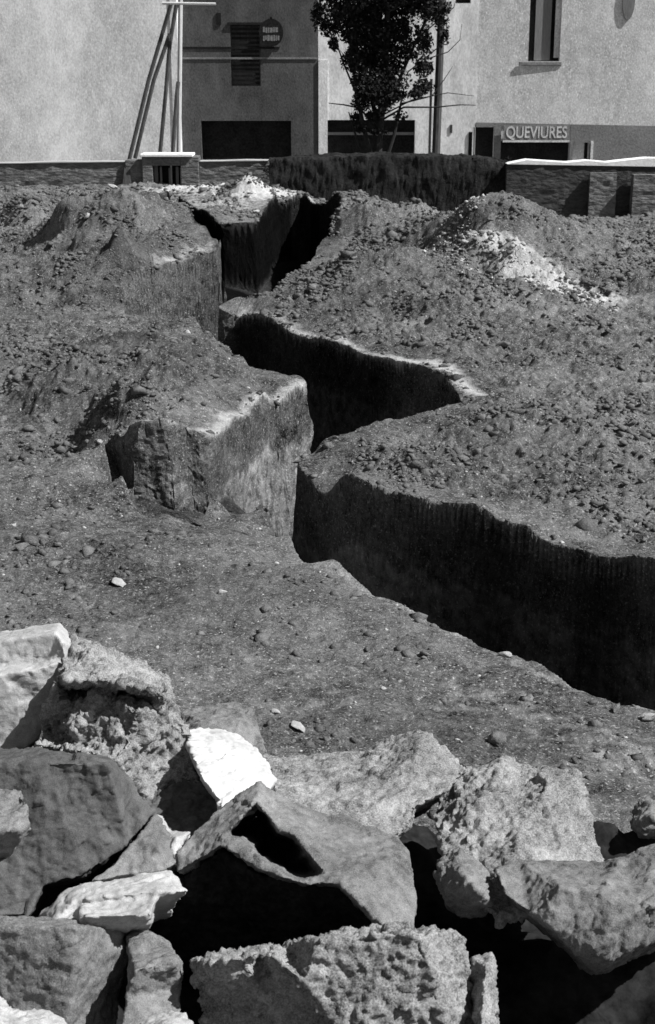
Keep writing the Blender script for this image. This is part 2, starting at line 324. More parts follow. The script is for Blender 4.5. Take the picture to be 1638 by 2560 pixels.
for pts, r, a in [([(467,1060,.6),(520,1072,.5),(612,1034,.42),(690,1003,.4),(775,945,.5)], .12, .6), ([(602,790,.4),(760,834,.45),(915,882,.5),(1031,906,.5)], .12, .6), ([(394,667,.65),(452,650,.7),(532,631,.75),(598,616,.8)], .16, .5), ([(330,1012,.84),(425,1012,.84)], .12, .55), ([(500,510,.75),(600,520,.7),(680,490,.8)], 1.2, .4),
                  ([(700,1005,.5),(780,945,.5)], .14, .7), ([(1000,903,.5),(1101,912,.5),(1195,985,.5)], .14, .8), ([(602,790,.4),(760,838,.45),(915,883,.5)], .10, .5),
                  ([(330,1014,.75),(425,1014,.75)], .12, .5), ([(520,1078,.55),(680,1010,.5)], .08, .5), ([(400,667,.8),(595,618,.8)], .15, .35),
                  ([(1190,560,1.5),(1300,615,1.3),(1400,680,1.0),(1500,745,.7)], .42, .85), ([(-60,560,.6),(0,530,.7),(60,510,.8)], 1.3, .75), ([(0,575,.6),(100,560,.9)], .8, .35),
                  ([(470,470,.95),(560,462,1.0),(630,448,1.2),(680,468,.95)], 1.1, 1.0), ([(1180,1750,0),(1350,1800,0),(1600,1900,0)], .35, .35), ([(890,602,1.15),(1010,604,1.1)], .2, .4),
                  ([(900,482,1.4),(1040,492,1.3)], .5, .35), ([(730,1395,0),(927,1487,0),(1218,1622,0),(1428,1710,0),(1600,1765,0)], .10, .35)]:
    pale = np.maximum(pale, strip(pts, r, a))
pale = pale * (t > .97)
pale = np.maximum(pale, 0.22 * np.clip(fbm(P3 * .6, 81, 2), 0, 1))
# lower, paler subsoil on the sunlit trench wall
sub = wallness * np.clip((G - Z - 0.45) / 0.15, 0, 1) * (Y < 18); pale = np.maximum(pale, 0.42 * sub)
shade_soil = np.zeros(len(V))  # trench wall and floor shade painted dark, plus darker soil patches
shade_soil = np.maximum(shade_soil, np.exp(-(((X - at_z(760,520,.6)[0]) / 1.3) ** 2) ** 2 - ((Y - 32.5) / 4.5) ** 4) * .95 * (D < .15))
shade_soil = np.maximum(shade_soil, strip([(560,575,.6),(640,590,.6),(700,600,.7),(780,530,.9)], 2.6, 1.25).clip(0, 1) * ((D < 0.2) | (X > at_z(690,500,.8)[0])) * (X < at_z(850,560,1)[0]) * (Y > 19))
shade_soil = np.maximum(shade_soil, 0.75 * (t < 0.5) * (depth > .5) * np.clip((D * -1) / .2, 0, 1))
shade_soil = np.maximum(shade_soil, 1.0 * wallness * strip([(462,530,.6),(500,545,.6),(560,562,.55),(640,556,.55),(700,505,.65),(780,480,.9)], .7, 1.3).clip(0, 1))  # far trench wall: shade painted nearly black
shade_soil = np.maximum(shade_soil, .33 * wallness * strip([(327,1018,.9),(432,1018,.9),(514,1080,.6),(690,1011,.5),(783,950,.5)], .3, 1) * (G - Z < .5))
shade_soil = np.maximum(shade_soil, .12 * wallness * strip([(327,1018,.9),(432,1018,.9),(514,1080,.6),(690,1011,.5),(783,950,.5)], .35, 1))
shade_soil = np.maximum(shade_soil, .85 * wallness * strip([(602,793,.4),(915,887,.5),(1150,990,.5)], .3, 1))  # far walls turned from the sun, their shade put into the colour
shade_soil = np.maximum(shade_soil, .85 * wallness * strip([(760,1137,.4),(1043,1244,.35),(1381,1361,.4),(1638,1396,.4),(2100,1540,.4)], .3, 1))
shade_soil = np.maximum(shade_soil, 0.5 * np.clip((5.6 - Y) / .8, 0, 1))
for px, py, z, rx, ry, a_ in [(350,880,.7,1.6,2.4,.45),(280,590,1.2,2.2,3.0,.4),(860,710,.8,1.3,2.0,.4),(1150,600,1.2,1.4,2.0,.3),(1000,1120,.5,1.6,1.0,.3),(150,1400,0,1.4,1.0,.25),(500,1500,0,1.6,.7,.25),(1100,870,.5,1.0,1.0,.25),(700,800,.5,1.0,1.2,.3),(1100,1820,0,1.0,.4,.35)]:  # broad mottled darker patches on slopes and open earth
    shade_soil = np.maximum(shade_soil, blob(px, py, z, rx, ry, a_) * np.clip(.8 + .5 * fbm(P3 * 2.0, 99, 3), 0, 1.3) * flat)
for nm, arr in (('pale', pale), ('shade_soil', shade_soil)):
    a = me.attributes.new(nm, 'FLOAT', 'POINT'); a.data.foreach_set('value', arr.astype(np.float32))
bm = bmesh.new(); bm.from_mesh(me); bm.verts.ensure_lookup_table(); n_old = len(bm.verts)
ed = [e for e in bm.edges if e.verts[0].co.y < 36.5 and e.verts[0].co.y > 7 and abs(e.verts[0].co.z - e.verts[1].co.z) > .10]
bmesh.ops.subdivide_edges(bm, edges=ed, cuts=3, use_grid_fill=True)
bm.verts.ensure_lookup_table(); bm.normal_update()
nv_ = [v for v in bm.verts if v.index >= n_old or v.index < 0][:]
nv_ = list(bm.verts)[n_old:]
cc = np.array([v.co[:] for v in nv_]); dn = .016 * fbm(cc * 6, 701, 4, .65) - .03 * np.clip(vnoise(cc * 9, 711) - .55, 0, 1)
for v, d__ in zip(nv_, dn): v.co += v.normal * float(d__)
bm.to_mesh(me); bm.free(); me.update()
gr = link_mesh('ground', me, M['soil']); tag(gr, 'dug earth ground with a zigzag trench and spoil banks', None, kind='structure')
mb = MB(); mb.v = [(-400, -100, -0.95), (400, -100, -.95), (400, 700, -.95), (-400, 700, -.95)]; mb.f = [(0, 1, 2, 3)]
# terrain beyond the frame: wide sheet with a hole for the detailed part
hw0, hw1 = half[0], half[-1]
mb = MB(); mb.v = [(-hw0, 2.2, 0), (hw0, 2.2, 0), (hw1, 60, -.6), (-hw1, 60, -.6), (-400, -200, 0), (400, -200, 0), (400, 900, -.6), (-400, 900, -.6)]
mb.f = [(4, 5, 1, 0), (5, 6, 2, 1), (6, 7, 3, 2), (7, 4, 0, 3)]
o = mb.build('terrain', M['soil']); tag(o, kind='structure')

def gz(x, y):
    x = np.atleast_1d(np.array(x, float)); y = np.atleast_1d(np.array(y, float)); return ground_z(x, y)

# ================================================================== clods and gravel (stuff)
ICO = None
def ico():
    bm = bmesh.new(); bmesh.ops.create_icosphere(bm, subdivisions=1, radius=1)
    v = np.array([q.co[:] for q in bm.verts]); f = np.array([[q.index for q in p.verts] for p in bm.faces]); bm.free(); return v, f
IV, IF = ico()
def scatter(name, pos, rad, m, label, seed=1, flatten=0.65):
    rs = np.random.RandomState(seed); n = len(pos)
    V = np.repeat(IV[None], n, 0) * (1 + 1.1 * (rs.rand(n, len(IV), 1) - .5))
    sc = np.stack([0.7 + 0.7 * rs.rand(n), 0.7 + 0.7 * rs.rand(n), flatten * (0.7 + 0.6 * rs.rand(n))], 1)
    V = V * sc[:, None, :]
    a = rs.rand(n) * 6.28; b = (rs.rand(n) - .5) * 1.2
    ca, sa, cb, sb = np.cos(a), np.sin(a), np.cos(b), np.sin(b)
    x, y, z = V[..., 0], V[..., 1], V[..., 2]
    y, z = y * cb[:, None] - z * sb[:, None], y * sb[:, None] + z * cb[:, None]
    x, y = x * ca[:, None] - y * sa[:, None], x * sa[:, None] + y * ca[:, None]
    V = np.stack([x, y, z], -1) * rad[:, None, None] + pos[:, None, :]
    F = IF[None] + (np.arange(n) * len(IV))[:, None, None]
    me = np_mesh(name, V.reshape(-1, 3), F.reshape(-1, 3)); return tag(link_mesh(name, me, m), label, None, kind='stuff')
# sample positions from ground vertices (they carry the final height)
ok = (wallness == 0) & ((D > 0.1) | (depth < .25)) & (Y > 5.4) & (Y < 37)
def pick(wt, n, rs):
    p = wt / wt.sum(); i = rs.choice(len(p), n, p=p); return V[i] + np.stack([rs.rand(n) - .5, rs.rand(n) - .5, 0 * rs.rand(n)], 1) * 0.03
rs = np.random.RandomState(3)
area = (half[:, None] / NX * np.gradient(ys)[:, None] * np.ones((1, NX))).ravel()
clump = np.clip(0.1 + fbm(P3 * 1.7, 91, 4), 0.03, 2)
wt = ok * area * clump * (0.12 + moundy)
n = 60000; pos = pick(wt, n, rs); rad = 0.008 + 0.022 * rs.rand(n) ** 3.2 + 0.03 * rs.rand(n) ** 22; rad *= (1 + pos[:, 1] / 40)
scatter('earth_clods', pos, rad, M['clod'], 'loose clods of dark earth over the spoil banks', 5)
st = strip([(1150,545,1.5),(1200,570,1.5),(1300,625,1.3),(1400,690,1.0),(1500,755,.7)], .42, 1) * ok * area
st = st * np.clip(.15 + fbm(P3 * 2.6, 95, 3), 0.01, 2)
n = 1100; pos = pick(st, n, rs); rad = 0.010 + 0.03 * rs.rand(n) ** 3.5
scatter('pale_rubble', pos, rad, M['rubble'], 'pale broken rubble spilled down the right spoil bank', 6)
n = 1500; pos = pick(ok * area, n, rs); rad = 0.007 + 0.014 * rs.rand(n) ** 3
scatter('gravel', pos, rad, M['rubble'], 'small pale gravel strewn over the earth', 8)

# ================================================================== ROCKS
def facet(co, cell, seed):
    P = co / cell; I = np.floor(P).astype(np.int64); best = np.full(len(P), 1e9); dsp = np.zeros(len(P))
    for a in (-1, 0, 1):
        for b in (-1, 0, 1):
            for c in (-1, 0, 1):
                J = I + np.array([a, b, c]); j = (J[:, 0], J[:, 1], J[:, 2])
                o = np.stack([_h(*j, seed + q) for q in range(3)], 1) * .5 + .5; r = P - (J + o); d = (r * r).sum(1)
                n = np.stack([_h(*j, seed + 3 + q) for q in range(3)], 1); m = d < best; best = np.where(m, d, best)
                dsp = np.where(m, (r * n).sum(1) * .5 + _h(*j, seed + 7) * .35, dsp)
    return dsp
def relief_rock(name, label, front, inner, creases, thick, m, group=None, voxel=0.0078, smooth=1, amp=(0.010, 0.004), down=0.3, shrink=0.75, cat='stone block', seed=0, stretch=1.0):
    """front: closed outline [(px,py,depth)], inner: extra points, creases: index pairs. The back is the outline pushed away and down."""
    pts = [tuple(p) for p in front] + [tuple(p) for p in inner]
    nf = len(front)
    co2 = [Vector((p[0], -p[1])) for p in pts]
    ed = [(i, (i + 1) % nf) for i in range(nf)] + list(creases)
    vs, es, fs, ov, oe, of = delaunay_2d_cdt(co2, ed, [], 1, 1e-3)
    W = []
    for i, v in enumerate(vs):
        d = pts[ov[i][0]][2] if ov[i] else None
        if d is None:
            ds = sorted((abs(v.x - p[0]) + abs(-v.y - p[1]), p[2]) for p in pts)[:2]; d = (ds[0][1] + ds[1][1]) / 2
        W.append(at_d(v.x, -v.y, d))
    # back outline
    c = np.mean([at_d(*p) for p in front], axis=0)
    vdir = ray(np.mean([p[0] for p in front]), np.mean([p[1] for p in front])); vdir = vdir / np.linalg.norm(vdir)
    off = vdir * thick + np.array([0, 0, -down * thick])
    inv = {ov[i][0]: i for i in range(len(vs)) if ov[i]}
    bk = []
    dmax = max(p[2] for p in pts)
    for i in range(nf):
        p = at_d(*front[i]); q = c + (p - c) * shrink + off
        r = (dmax - np.mean([f_[2] for f_ in front])); q = q + vdir * r * 0.5
        bk.append(len(W)); W.append(q)
    F_ = [tuple(f) for f in fs]
    for i in range(nf):
        j = (i + 1) % nf; F_.append((inv[i], bk[i], bk[j], inv[j]))
    ce = len(W); W.append(c + off * 1.15)
    for i in range(nf):
        F_.append((bk[i], ce, bk[(i + 1) % nf]))
    me = np_mesh(name, np.array(W), F_)
    bm = bmesh.new(); bm.from_mesh(me); bmesh.ops.recalc_face_normals(bm, faces=bm.faces); bm.to_mesh(me); bm.free()
    o = bpy.data.objects.new(name, me); C.objects.link(o)
    r_ = o.modifiers.new('r', 'REMESH'); r_.mode = 'VOXEL'; r_.voxel_size = voxel
    s2 = o.modifiers.new('s', 'SMOOTH'); s2.factor = 0.5; s2.iterations = smooth
    dg = bpy.context.evaluated_depsgraph_get(); ev = bpy.data.meshes.new_from_object(o.evaluated_get(dg))
    bpy.data.objects.remove(o); bpy.data.meshes.remove(me); ev.name = name
    n = len(ev.vertices); co = np.zeros(n * 3, np.float32); ev.vertices.foreach_get('co', co); co = co.reshape(-1, 3).astype(float)
    no = np.zeros(n * 3, np.float32); ev.vertices.foreach_get('normal', no); no = no.reshape(-1, 3)
    wq = co + .012 * np.stack([fbm(co * 14, 300, 2), fbm(co * 14, 310, 2), fbm(co * 14, 320, 2)], 1)
    dsp = amp[0] * (1.5 * facet(wq, .17, 500 + seed) + .7 * facet(wq, .06, 520 + seed) + .3 * facet(wq, .025, 540 + seed)) + 0.25 * amp[0] * (fbm(co * 7, 100 + seed, 5, 0.6) - 0.5 * np.abs(fbm(co * 9, 120 + seed, 3))) + 1.2 * amp[1] * fbm(co * 36, 140 + seed, 3, 0.75)
    chip = np.clip(vnoise(co * 15, 170 + seed) - 0.6, 0, 1) * amp[0] * 0.4
    co = co + no * (dsp - chip)[:, None]
    ev.vertices.foreach_set('co', co.astype(np.float32).ravel())
    ev.polygons.foreach_set('use_smooth', np.ones(len(ev.polygons), dtype=bool)); ev.update()
    base = Vector((float(c[0]), float(c[1]), float(co[:, 2].min())))
    o = link_mesh(name, ev, m, None, base)
    return tag(o, label, cat, group)

GRP = 'broken stone blocks heaped in the foreground'
# pale dressed block at the left edge, moulded front, bright top
relief_rock('dressed_block', 'pale dressed block with a moulded band, cut off by the left edge above the others',
    [(-260,1625,6.3),(-100,1600,6.3),(0,1582,6.25),(150,1556,6.25),(172,1580,6.15),(182,1606,6.0),(165,1650,5.88),(150,1690,5.88),(125,1760,5.9),(95,1850,5.9),(60,1872,5.9),(-260,1905,5.88)],
    [(-250,1648,5.98),(0,1605,5.94),(140,1582,5.9),(158,1610,5.86),(-250,1690,5.97),(0,1668,5.93),(80,1662,5.92),(130,1645,5.9),(-250,1706,5.86),(0,1686,5.82),(80,1676,5.82),(125,1662,5.84)],
    [(12,13),(13,14),(14,15),(16,17),(17,18),(18,19),(20,21),(21,22),(22,23)], .45, M['rock_light'], GRP, amp=(0.005, 0.002), seed=1, smooth=1)
# rough broken block, shelf over a hollow
relief_rock('broken_block', 'rough broken block with an overhanging pale top shelf beside the moulded block',
    [(178,1600,6.05),(212,1592,6.1),(300,1630,6.1),(418,1680,6.05),(428,1705,5.85),(450,1760,5.8),(480,1840,5.8),(500,1960,5.7),(440,2030,5.7),(385,2045,5.7),(330,1960,5.6),(280,1905,5.45),(200,1880,5.5),(90,1862,5.6),(100,1800,5.7),(140,1700,5.75),(160,1650,5.85)],
    [(165,1702,5.55),(260,1702,5.55),(330,1715,5.55),(395,1735,5.6),(420,1715,5.7),
     (170,1718,5.95),(260,1718,5.95),(330,1732,5.9),(380,1755,5.8),
     (180,1780,5.72),(270,1735,5.68),(340,1780,5.55),(330,1850,5.55),(200,1860,5.65),(410,1800,5.7),(400,1900,5.75),(150,1745,5.75),(120,1830,5.85),(185,1830,5.6)],
    [(17,18),(18,19),(19,20),(22,23),(23,24),(24,25)], .4, M['rock_rough'], GRP, amp=(0.028, 0.010), seed=2, smooth=1)
# big dark tilted slab
relief_rock('dark_slab', 'large dark grey tilted slab with a smooth face below the broken block',
    [(-260,1885,5.45),(0,1868,5.45),(90,1868,5.4),(280,1898,5.35),(330,1960,5.3),(385,2025,5.25),(365,2060,5.2),(320,2110,5.17),(215,2190,5.08),(110,2212,5.05),(70,2290,4.98),(-260,2300,4.98)],
    [(-250,1915,5.15),(0,1905,5.12),(110,1905,5.1),(270,1908,5.12)], [(12,13),(13,14),(14,15)], .35, M['rock_slab'], GRP, amp=(0.011, 0.003), seed=3, smooth=1)
relief_rock('slab_fragment', 'small triangular fragment split from the dark slab along a crack',
    [(388,2030,5.2),(412,2060,5.15),(440,2110,5.1),(452,2150,5.0),(430,2172,4.95),(345,2186,4.9),(225,2204,4.85),(290,2150,4.95),(345,2095,5.05)],
    [(400,2120,4.97)], [], .3, M['rock_mid'], GRP, amp=(0.008, 0.003), seed=4)
relief_rock('small_block', 'small rough block lying on the dark slab at the left edge',
    [(-120,1980,5.05),(0,1972,5.05),(52,1972,5.0),(76,2025,4.85),(72,2062,4.8),(22,2135,4.8),(-120,2138,4.8)],
    [(-112,2078,4.68),(0,2076,4.68),(60,2072,4.7)], [(7,8),(8,9)], .2, M['rock_mid'], GRP, amp=(0.014, 0.005), seed=5)
relief_rock('moulded_slab', 'pale slab with moulded ledges between the dark slab and the black hollow',
    [(95,2290,4.75),(150,2228,4.75),(215,2206,4.75),(428,2182,4.8),(440,2200,4.75),(474,2228,4.65),(395,2245,4.6),(385,2300,4.5),(362,2312,4.5),(312,2325,4.5),(190,2325,4.5),(130,2310,4.55)],
    [(190,2250,4.6),(400,2228,4.58),(200,2262,4.62),(395,2238,4.6),(210,2290,4.42),(376,2285,4.44)], [(12,13),(14,15),(16,17)], .3, M['rock_light'], GRP, amp=(0.011, 0.003), seed=6, smooth=1)
relief_rock('corner_block', 'square block standing in the bottom left corner, rough dark front and pale side',
    [(-200,2298,4.65),(0,2292,4.65),(200,2296,4.65),(312,2318,4.6),(322,2400,4.58),(300,2480,4.56),(280,2620,4.55),(100,2680,4.35),(-200,2680,4.4)],
    [(-190,2318,4.3),(0,2314,4.3),(190,2316,4.28),(185,2420,4.28),(165,2560,4.30)], [(9,10),(10,11),(11,12),(12,13)], .4, M['rock_mid'], GRP, amp=(0.007, 0.004), seed=7)
relief_rock('pale_stone', 'rounded pale stone in front of the corner block at the bottom edge',
    [(-160,2470,4.2),(0,2492,4.15),(25,2520,4.1),(110,2528,4.1),(165,2555,4.05),(210,2620,4.0),(190,2760,3.8),(-160,2760,3.8)],
    [(0,2580,3.85),(110,2590,3.85)], [], .25, M['rock_light'], GRP, amp=(0.014, 0.005), seed=8)
relief_rock('stepped_stone', 'narrow stone with a pale sloped top beside the corner block',
    [(318,2335,4.6),(375,2330,4.6),(420,2362,4.6),(450,2402,4.5),(452,2470,4.4),(440,2620,4.2),(300,2620,4.2),(312,2500,4.3),(322,2420,4.4)],
    [(328,2385,4.42),(425,2378,4.45),(335,2422,4.28),(440,2408,4.32)], [(9,10),(11,12)], .3, M['rock_mid'], GRP, amp=(0.010, 0.004), seed=9)
relief_rock('pale_stone', 'pale stone at the bottom edge left of the long rough block',
    [(345,2570,4.1),(380,2540,4.15),(430,2528,4.15),(475,2535,4.1),(490,2600,3.9),(470,2700,3.8),(350,2700,3.8)],
    [(420,2580,3.88)], [], .2, M['rock_light'], GRP, amp=(0.012, 0.004), seed=10)
# behind
relief_rock('flat_slab', 'low grey slab lying on the earth behind the white stone',
    [(450,1776,6.7),(520,1764,6.75),(598,1754,6.8),(632,1772,6.7),(650,1830,6.5),(680,1900,6.2),(560,1960,6.1),(450,1900,6.2)],
    [(500,1800,6.45),(600,1800,6.45)], [], .3, M['rock_mid'], GRP, amp=(0.010, 0.004), seed=11)
relief_rock('white_stone', 'bright white chalky stone, the brightest in the heap',
    [(470,1826,5.9),(502,1820,5.95),(560,1826,6.0),(602,1840,6.0),(642,1870,5.9),(668,1905,5.8),(690,1950,5.65),(640,2030,5.3),(552,2050,5.2),(545,1998,5.3),(505,1945,5.35),(475,1880,5.6)],
    [(600,1900,5.62),(620,1950,5.45),(550,1900,5.55)], [], .3, M['rock_white'], GRP, amp=(0.012, 0.003), seed=12)
relief_rock('peaked_boulder', 'broad pale boulder with a peaked top in the middle of the heap',
    [(655,1882,6.2),(700,1890,6.2),(780,1888,6.2),(900,1880,6.2),(962,1850,6.15),(1022,1828,6.1),(1070,1822,6.1),(1095,1850,6.0),(1120,1880,5.9),(1168,1925,5.75),(1120,1975,5.55),(1042,2015,5.4),(1030,2060,5.3),(960,2130,5.2),(760,2130,5.2),(690,1990,5.5)],
    [(800,1950,5.75),(900,1915,5.85),(960,1960,5.6),(1040,1870,5.85),(850,2020,5.4),(1035,1930,5.65),(1000,2000,5.45)], [(16,17),(18,19)], .45, M['rock_rough'], GRP, amp=(0.012, 0.005), seed=13)
relief_rock('angular_boulder', 'large pitted boulder right of the peaked one, its left side in shadow',
    [(1160,1924,5.9),(1200,1910,5.95),(1258,1888,6.0),(1300,1905,5.95),(1380,1920,5.9),(1440,1928,5.85),(1462,1965,5.75),(1475,2040,5.6),(1495,2110,5.45),(1508,2152,5.35),(1480,2250,5.1),(1250,2300,5.0),(1150,2240,5.1),(1105,2120,5.35),(1080,2040,5.6),(1110,1965,5.8)],
    [(1230,1960,5.6),(1380,1960,5.62),(1430,2060,5.42),(1300,2060,5.35),(1400,2120,5.25),(1170,2040,5.42),(1190,2120,5.28),(1290,2110,5.22)], [], .5, M['rock_rough'], GRP, amp=(0.020, 0.007), seed=14)
relief_rock('smooth_drum', 'big smooth grey drum-like block at the right edge with a rough lit end',
    [(1238,2170,5.0),(1300,2150,5.1),(1400,2150,5.2),(1508,2152,5.2),(1560,2138,5.2),(1640,2108,5.2),(1850,2050,5.4),(1850,2260,5.05),(1640,2345,4.8),(1580,2378,4.72),(1530,2405,4.70),(1480,2412,4.70),(1440,2380,4.68),(1390,2330,4.72),(1320,2280,4.78),(1262,2238,4.86)],
    [(1500,2362,4.63),(1530,2310,4.63),(1600,2275,4.68),(1700,2240,4.8),(1500,2230,4.74),(1400,2220,4.76)], [(16,17),(17,18),(18,19)], .5, M['rock_mid'], GRP, amp=(0.011, 0.003), seed=15)
# the big hollow block in the centre
relief_rock('hollow_block', 'big angular block with a black triangular hollow and an undercut front, centre of the heap',
    [(652,1952,5.35),(700,1985,5.35),(800,2030,5.35),(905,2055,5.35),(985,2088,5.25),(1022,2128,5.1),(1038,2180,5.0),(1042,2260,4.85),(1035,2330,4.75),(962,2322,4.68),
     (910,2268,4.70),(855,2212,4.72),(822,2207,4.74),(759,2212,4.74),(697,2190,4.76),(634,2168,4.82),(552,2112,4.92),(500,2148,4.93),(440,2182,4.95),(440,2130,5.0),(480,2078,5.1),(560,2010,5.25)],
    [(639,2003,5.13),(677,2048,5.06),(697,2082,5.0),(737,2088,4.98),(769,2130,4.92),(812,2186,4.80),(759,2198,4.76),(716,2186,4.77),(653,2149,4.84),(629,2118,4.88),(596,2096,4.93),(567,2087,4.97),
     (640,2018,6.0),(672,2090,6.1),(725,2108,6.0),(588,2082,5.9),(655,2135,5.8),(765,2176,5.6),(720,2168,5.7)],
    [(22,23),(23,24),(24,25),(25,26),(26,27),(27,28),(28,29),(29,30),(30,31),(31,32),(32,33),(33,22)], 1.1, M['rock_mid'], GRP, amp=(0.010, 0.003), seed=16, smooth=1, down=0.1)
relief_rock('shaded_block', 'block face under the hollow block with its shade painted black',  # shade of the undercut is put into the near-black colour
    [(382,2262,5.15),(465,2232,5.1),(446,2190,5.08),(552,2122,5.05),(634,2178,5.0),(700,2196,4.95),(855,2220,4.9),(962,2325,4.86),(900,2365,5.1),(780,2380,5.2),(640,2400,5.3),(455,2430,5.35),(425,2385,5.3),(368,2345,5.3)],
    [(600,2270,5.12),(760,2290,5.05)], [], .4, M['shade_dark'], GRP, amp=(0.014, 0.004), seed=23)
relief_rock('long_block', 'long rough block at the bottom centre with a bright top edge and a crack',
    [(478,2400,4.4),(500,2386,4.45),(600,2372,4.5),(700,2355,4.55),(800,2335,4.55),(900,2322,4.55),(1000,2312,4.55),(1062,2308,4.55),(1145,2325,4.5),(1165,2345,4.45),(1180,2420,4.42),(1190,2500,4.42),(1205,2700,4.45),(480,2700,4.5),(500,2560,4.42),(488,2470,4.38)],
    [(540,2402,4.24),(640,2385,4.24),(800,2352,4.24),(1000,2330,4.24),(1050,2332,4.24),(1078,2420,4.2),(1110,2560,4.22),(630,2395,4.36),(662,2393,4.36),(700,2490,4.3),(640,2480,4.34),(615,2396,4.2),(680,2390,4.2),(850,2560,4.2),(760,2450,4.2)],
    [(16,17),(18,19),(19,20),(20,21),(21,22),(23,24),(24,25),(25,26)], .5, M['rock_rough'], GRP, amp=(0.022, 0.009), seed=17)
relief_rock('narrow_stone', 'narrow rough stone wedged at the right end of the long block',
    [(1180,2392,4.5),(1205,2396,4.5),(1230,2385,4.5),(1240,2440,4.4),(1242,2700,4.1),(1190,2700,4.1)],
    [(1215,2420,4.35)], [], .25, M['rock_rough'], GRP, amp=(0.012, 0.006), seed=18)
relief_rock('wedged_chunk', 'small dark chunk wedged under the angular boulder',
    [(1085,2150,5.2),(1140,2120,5.2),(1220,2170,5.1),(1232,2258,4.95),(1180,2262,4.95),(1110,2240,5.0)],
    [(1185,2215,4.9),(1150,2180,5.0)], [], .25, M['rock_mid'], GRP, amp=(0.014, 0.006), seed=19)
relief_rock('buried_stone', 'dark stone half seen in the gap under the white stone',
    [(290,1915,5.9),(400,1900,5.9),(480,1920,5.8),(560,2010,5.6),(520,2080,5.45),(420,2110,5.4),(380,2040,5.5)],
    [(440,2000,5.6)], [], .3, M['rock_dark'], GRP, amp=(0.02, 0.006), seed=20)
relief_rock('bright_chip', 'small bright chip between the dark fragment and the hollow block',
    [(385,2035,5.3),(408,2042,5.3),(425,2075,5.2),(480,2078,5.15),(445,2130,5.02),(442,2165,4.98),(425,2120,5.02)],
    [(440,2095,5.05)], [], .2, M['rock_light'], GRP, amp=(0.006, 0.003), seed=21)
relief_rock('half_buried_stone', 'lone stone half buried in the earth at the right edge behind the heap',
    [(1580,2050,6.6),(1592,2015,6.7),(1620,2000,6.75),(1660,2010,6.75),(1700,2050,6.6),(1680,2090,6.5),(1600,2085,6.5)],
    [(1630,2045,6.45)], [], .3, M['rock_mid'], None, amp=(0.015, 0.006), seed=22)

# heap of broken masonry, painted black as gap shade, that carries the blocks (one closed mound)
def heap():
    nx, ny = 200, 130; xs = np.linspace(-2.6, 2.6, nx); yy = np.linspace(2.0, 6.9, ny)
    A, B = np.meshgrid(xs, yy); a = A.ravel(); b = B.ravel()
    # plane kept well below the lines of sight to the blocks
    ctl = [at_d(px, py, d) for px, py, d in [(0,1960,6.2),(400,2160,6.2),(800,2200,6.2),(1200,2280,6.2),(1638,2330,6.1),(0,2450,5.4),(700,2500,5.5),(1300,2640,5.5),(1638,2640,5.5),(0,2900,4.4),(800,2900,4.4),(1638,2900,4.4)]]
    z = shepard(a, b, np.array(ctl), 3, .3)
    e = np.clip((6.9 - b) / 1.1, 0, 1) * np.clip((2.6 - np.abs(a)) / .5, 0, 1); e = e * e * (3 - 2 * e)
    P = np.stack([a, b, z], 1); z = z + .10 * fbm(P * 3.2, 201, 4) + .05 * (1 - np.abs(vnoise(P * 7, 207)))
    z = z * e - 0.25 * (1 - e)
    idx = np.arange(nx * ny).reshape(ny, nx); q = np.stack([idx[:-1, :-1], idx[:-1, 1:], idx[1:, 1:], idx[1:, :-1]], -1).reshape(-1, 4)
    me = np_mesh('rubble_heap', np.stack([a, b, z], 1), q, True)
    return tag(link_mesh('rubble_heap', me, M['black']), 'broken masonry under the blocks, coloured black for shade in the gaps', kind='stuff')
heap()

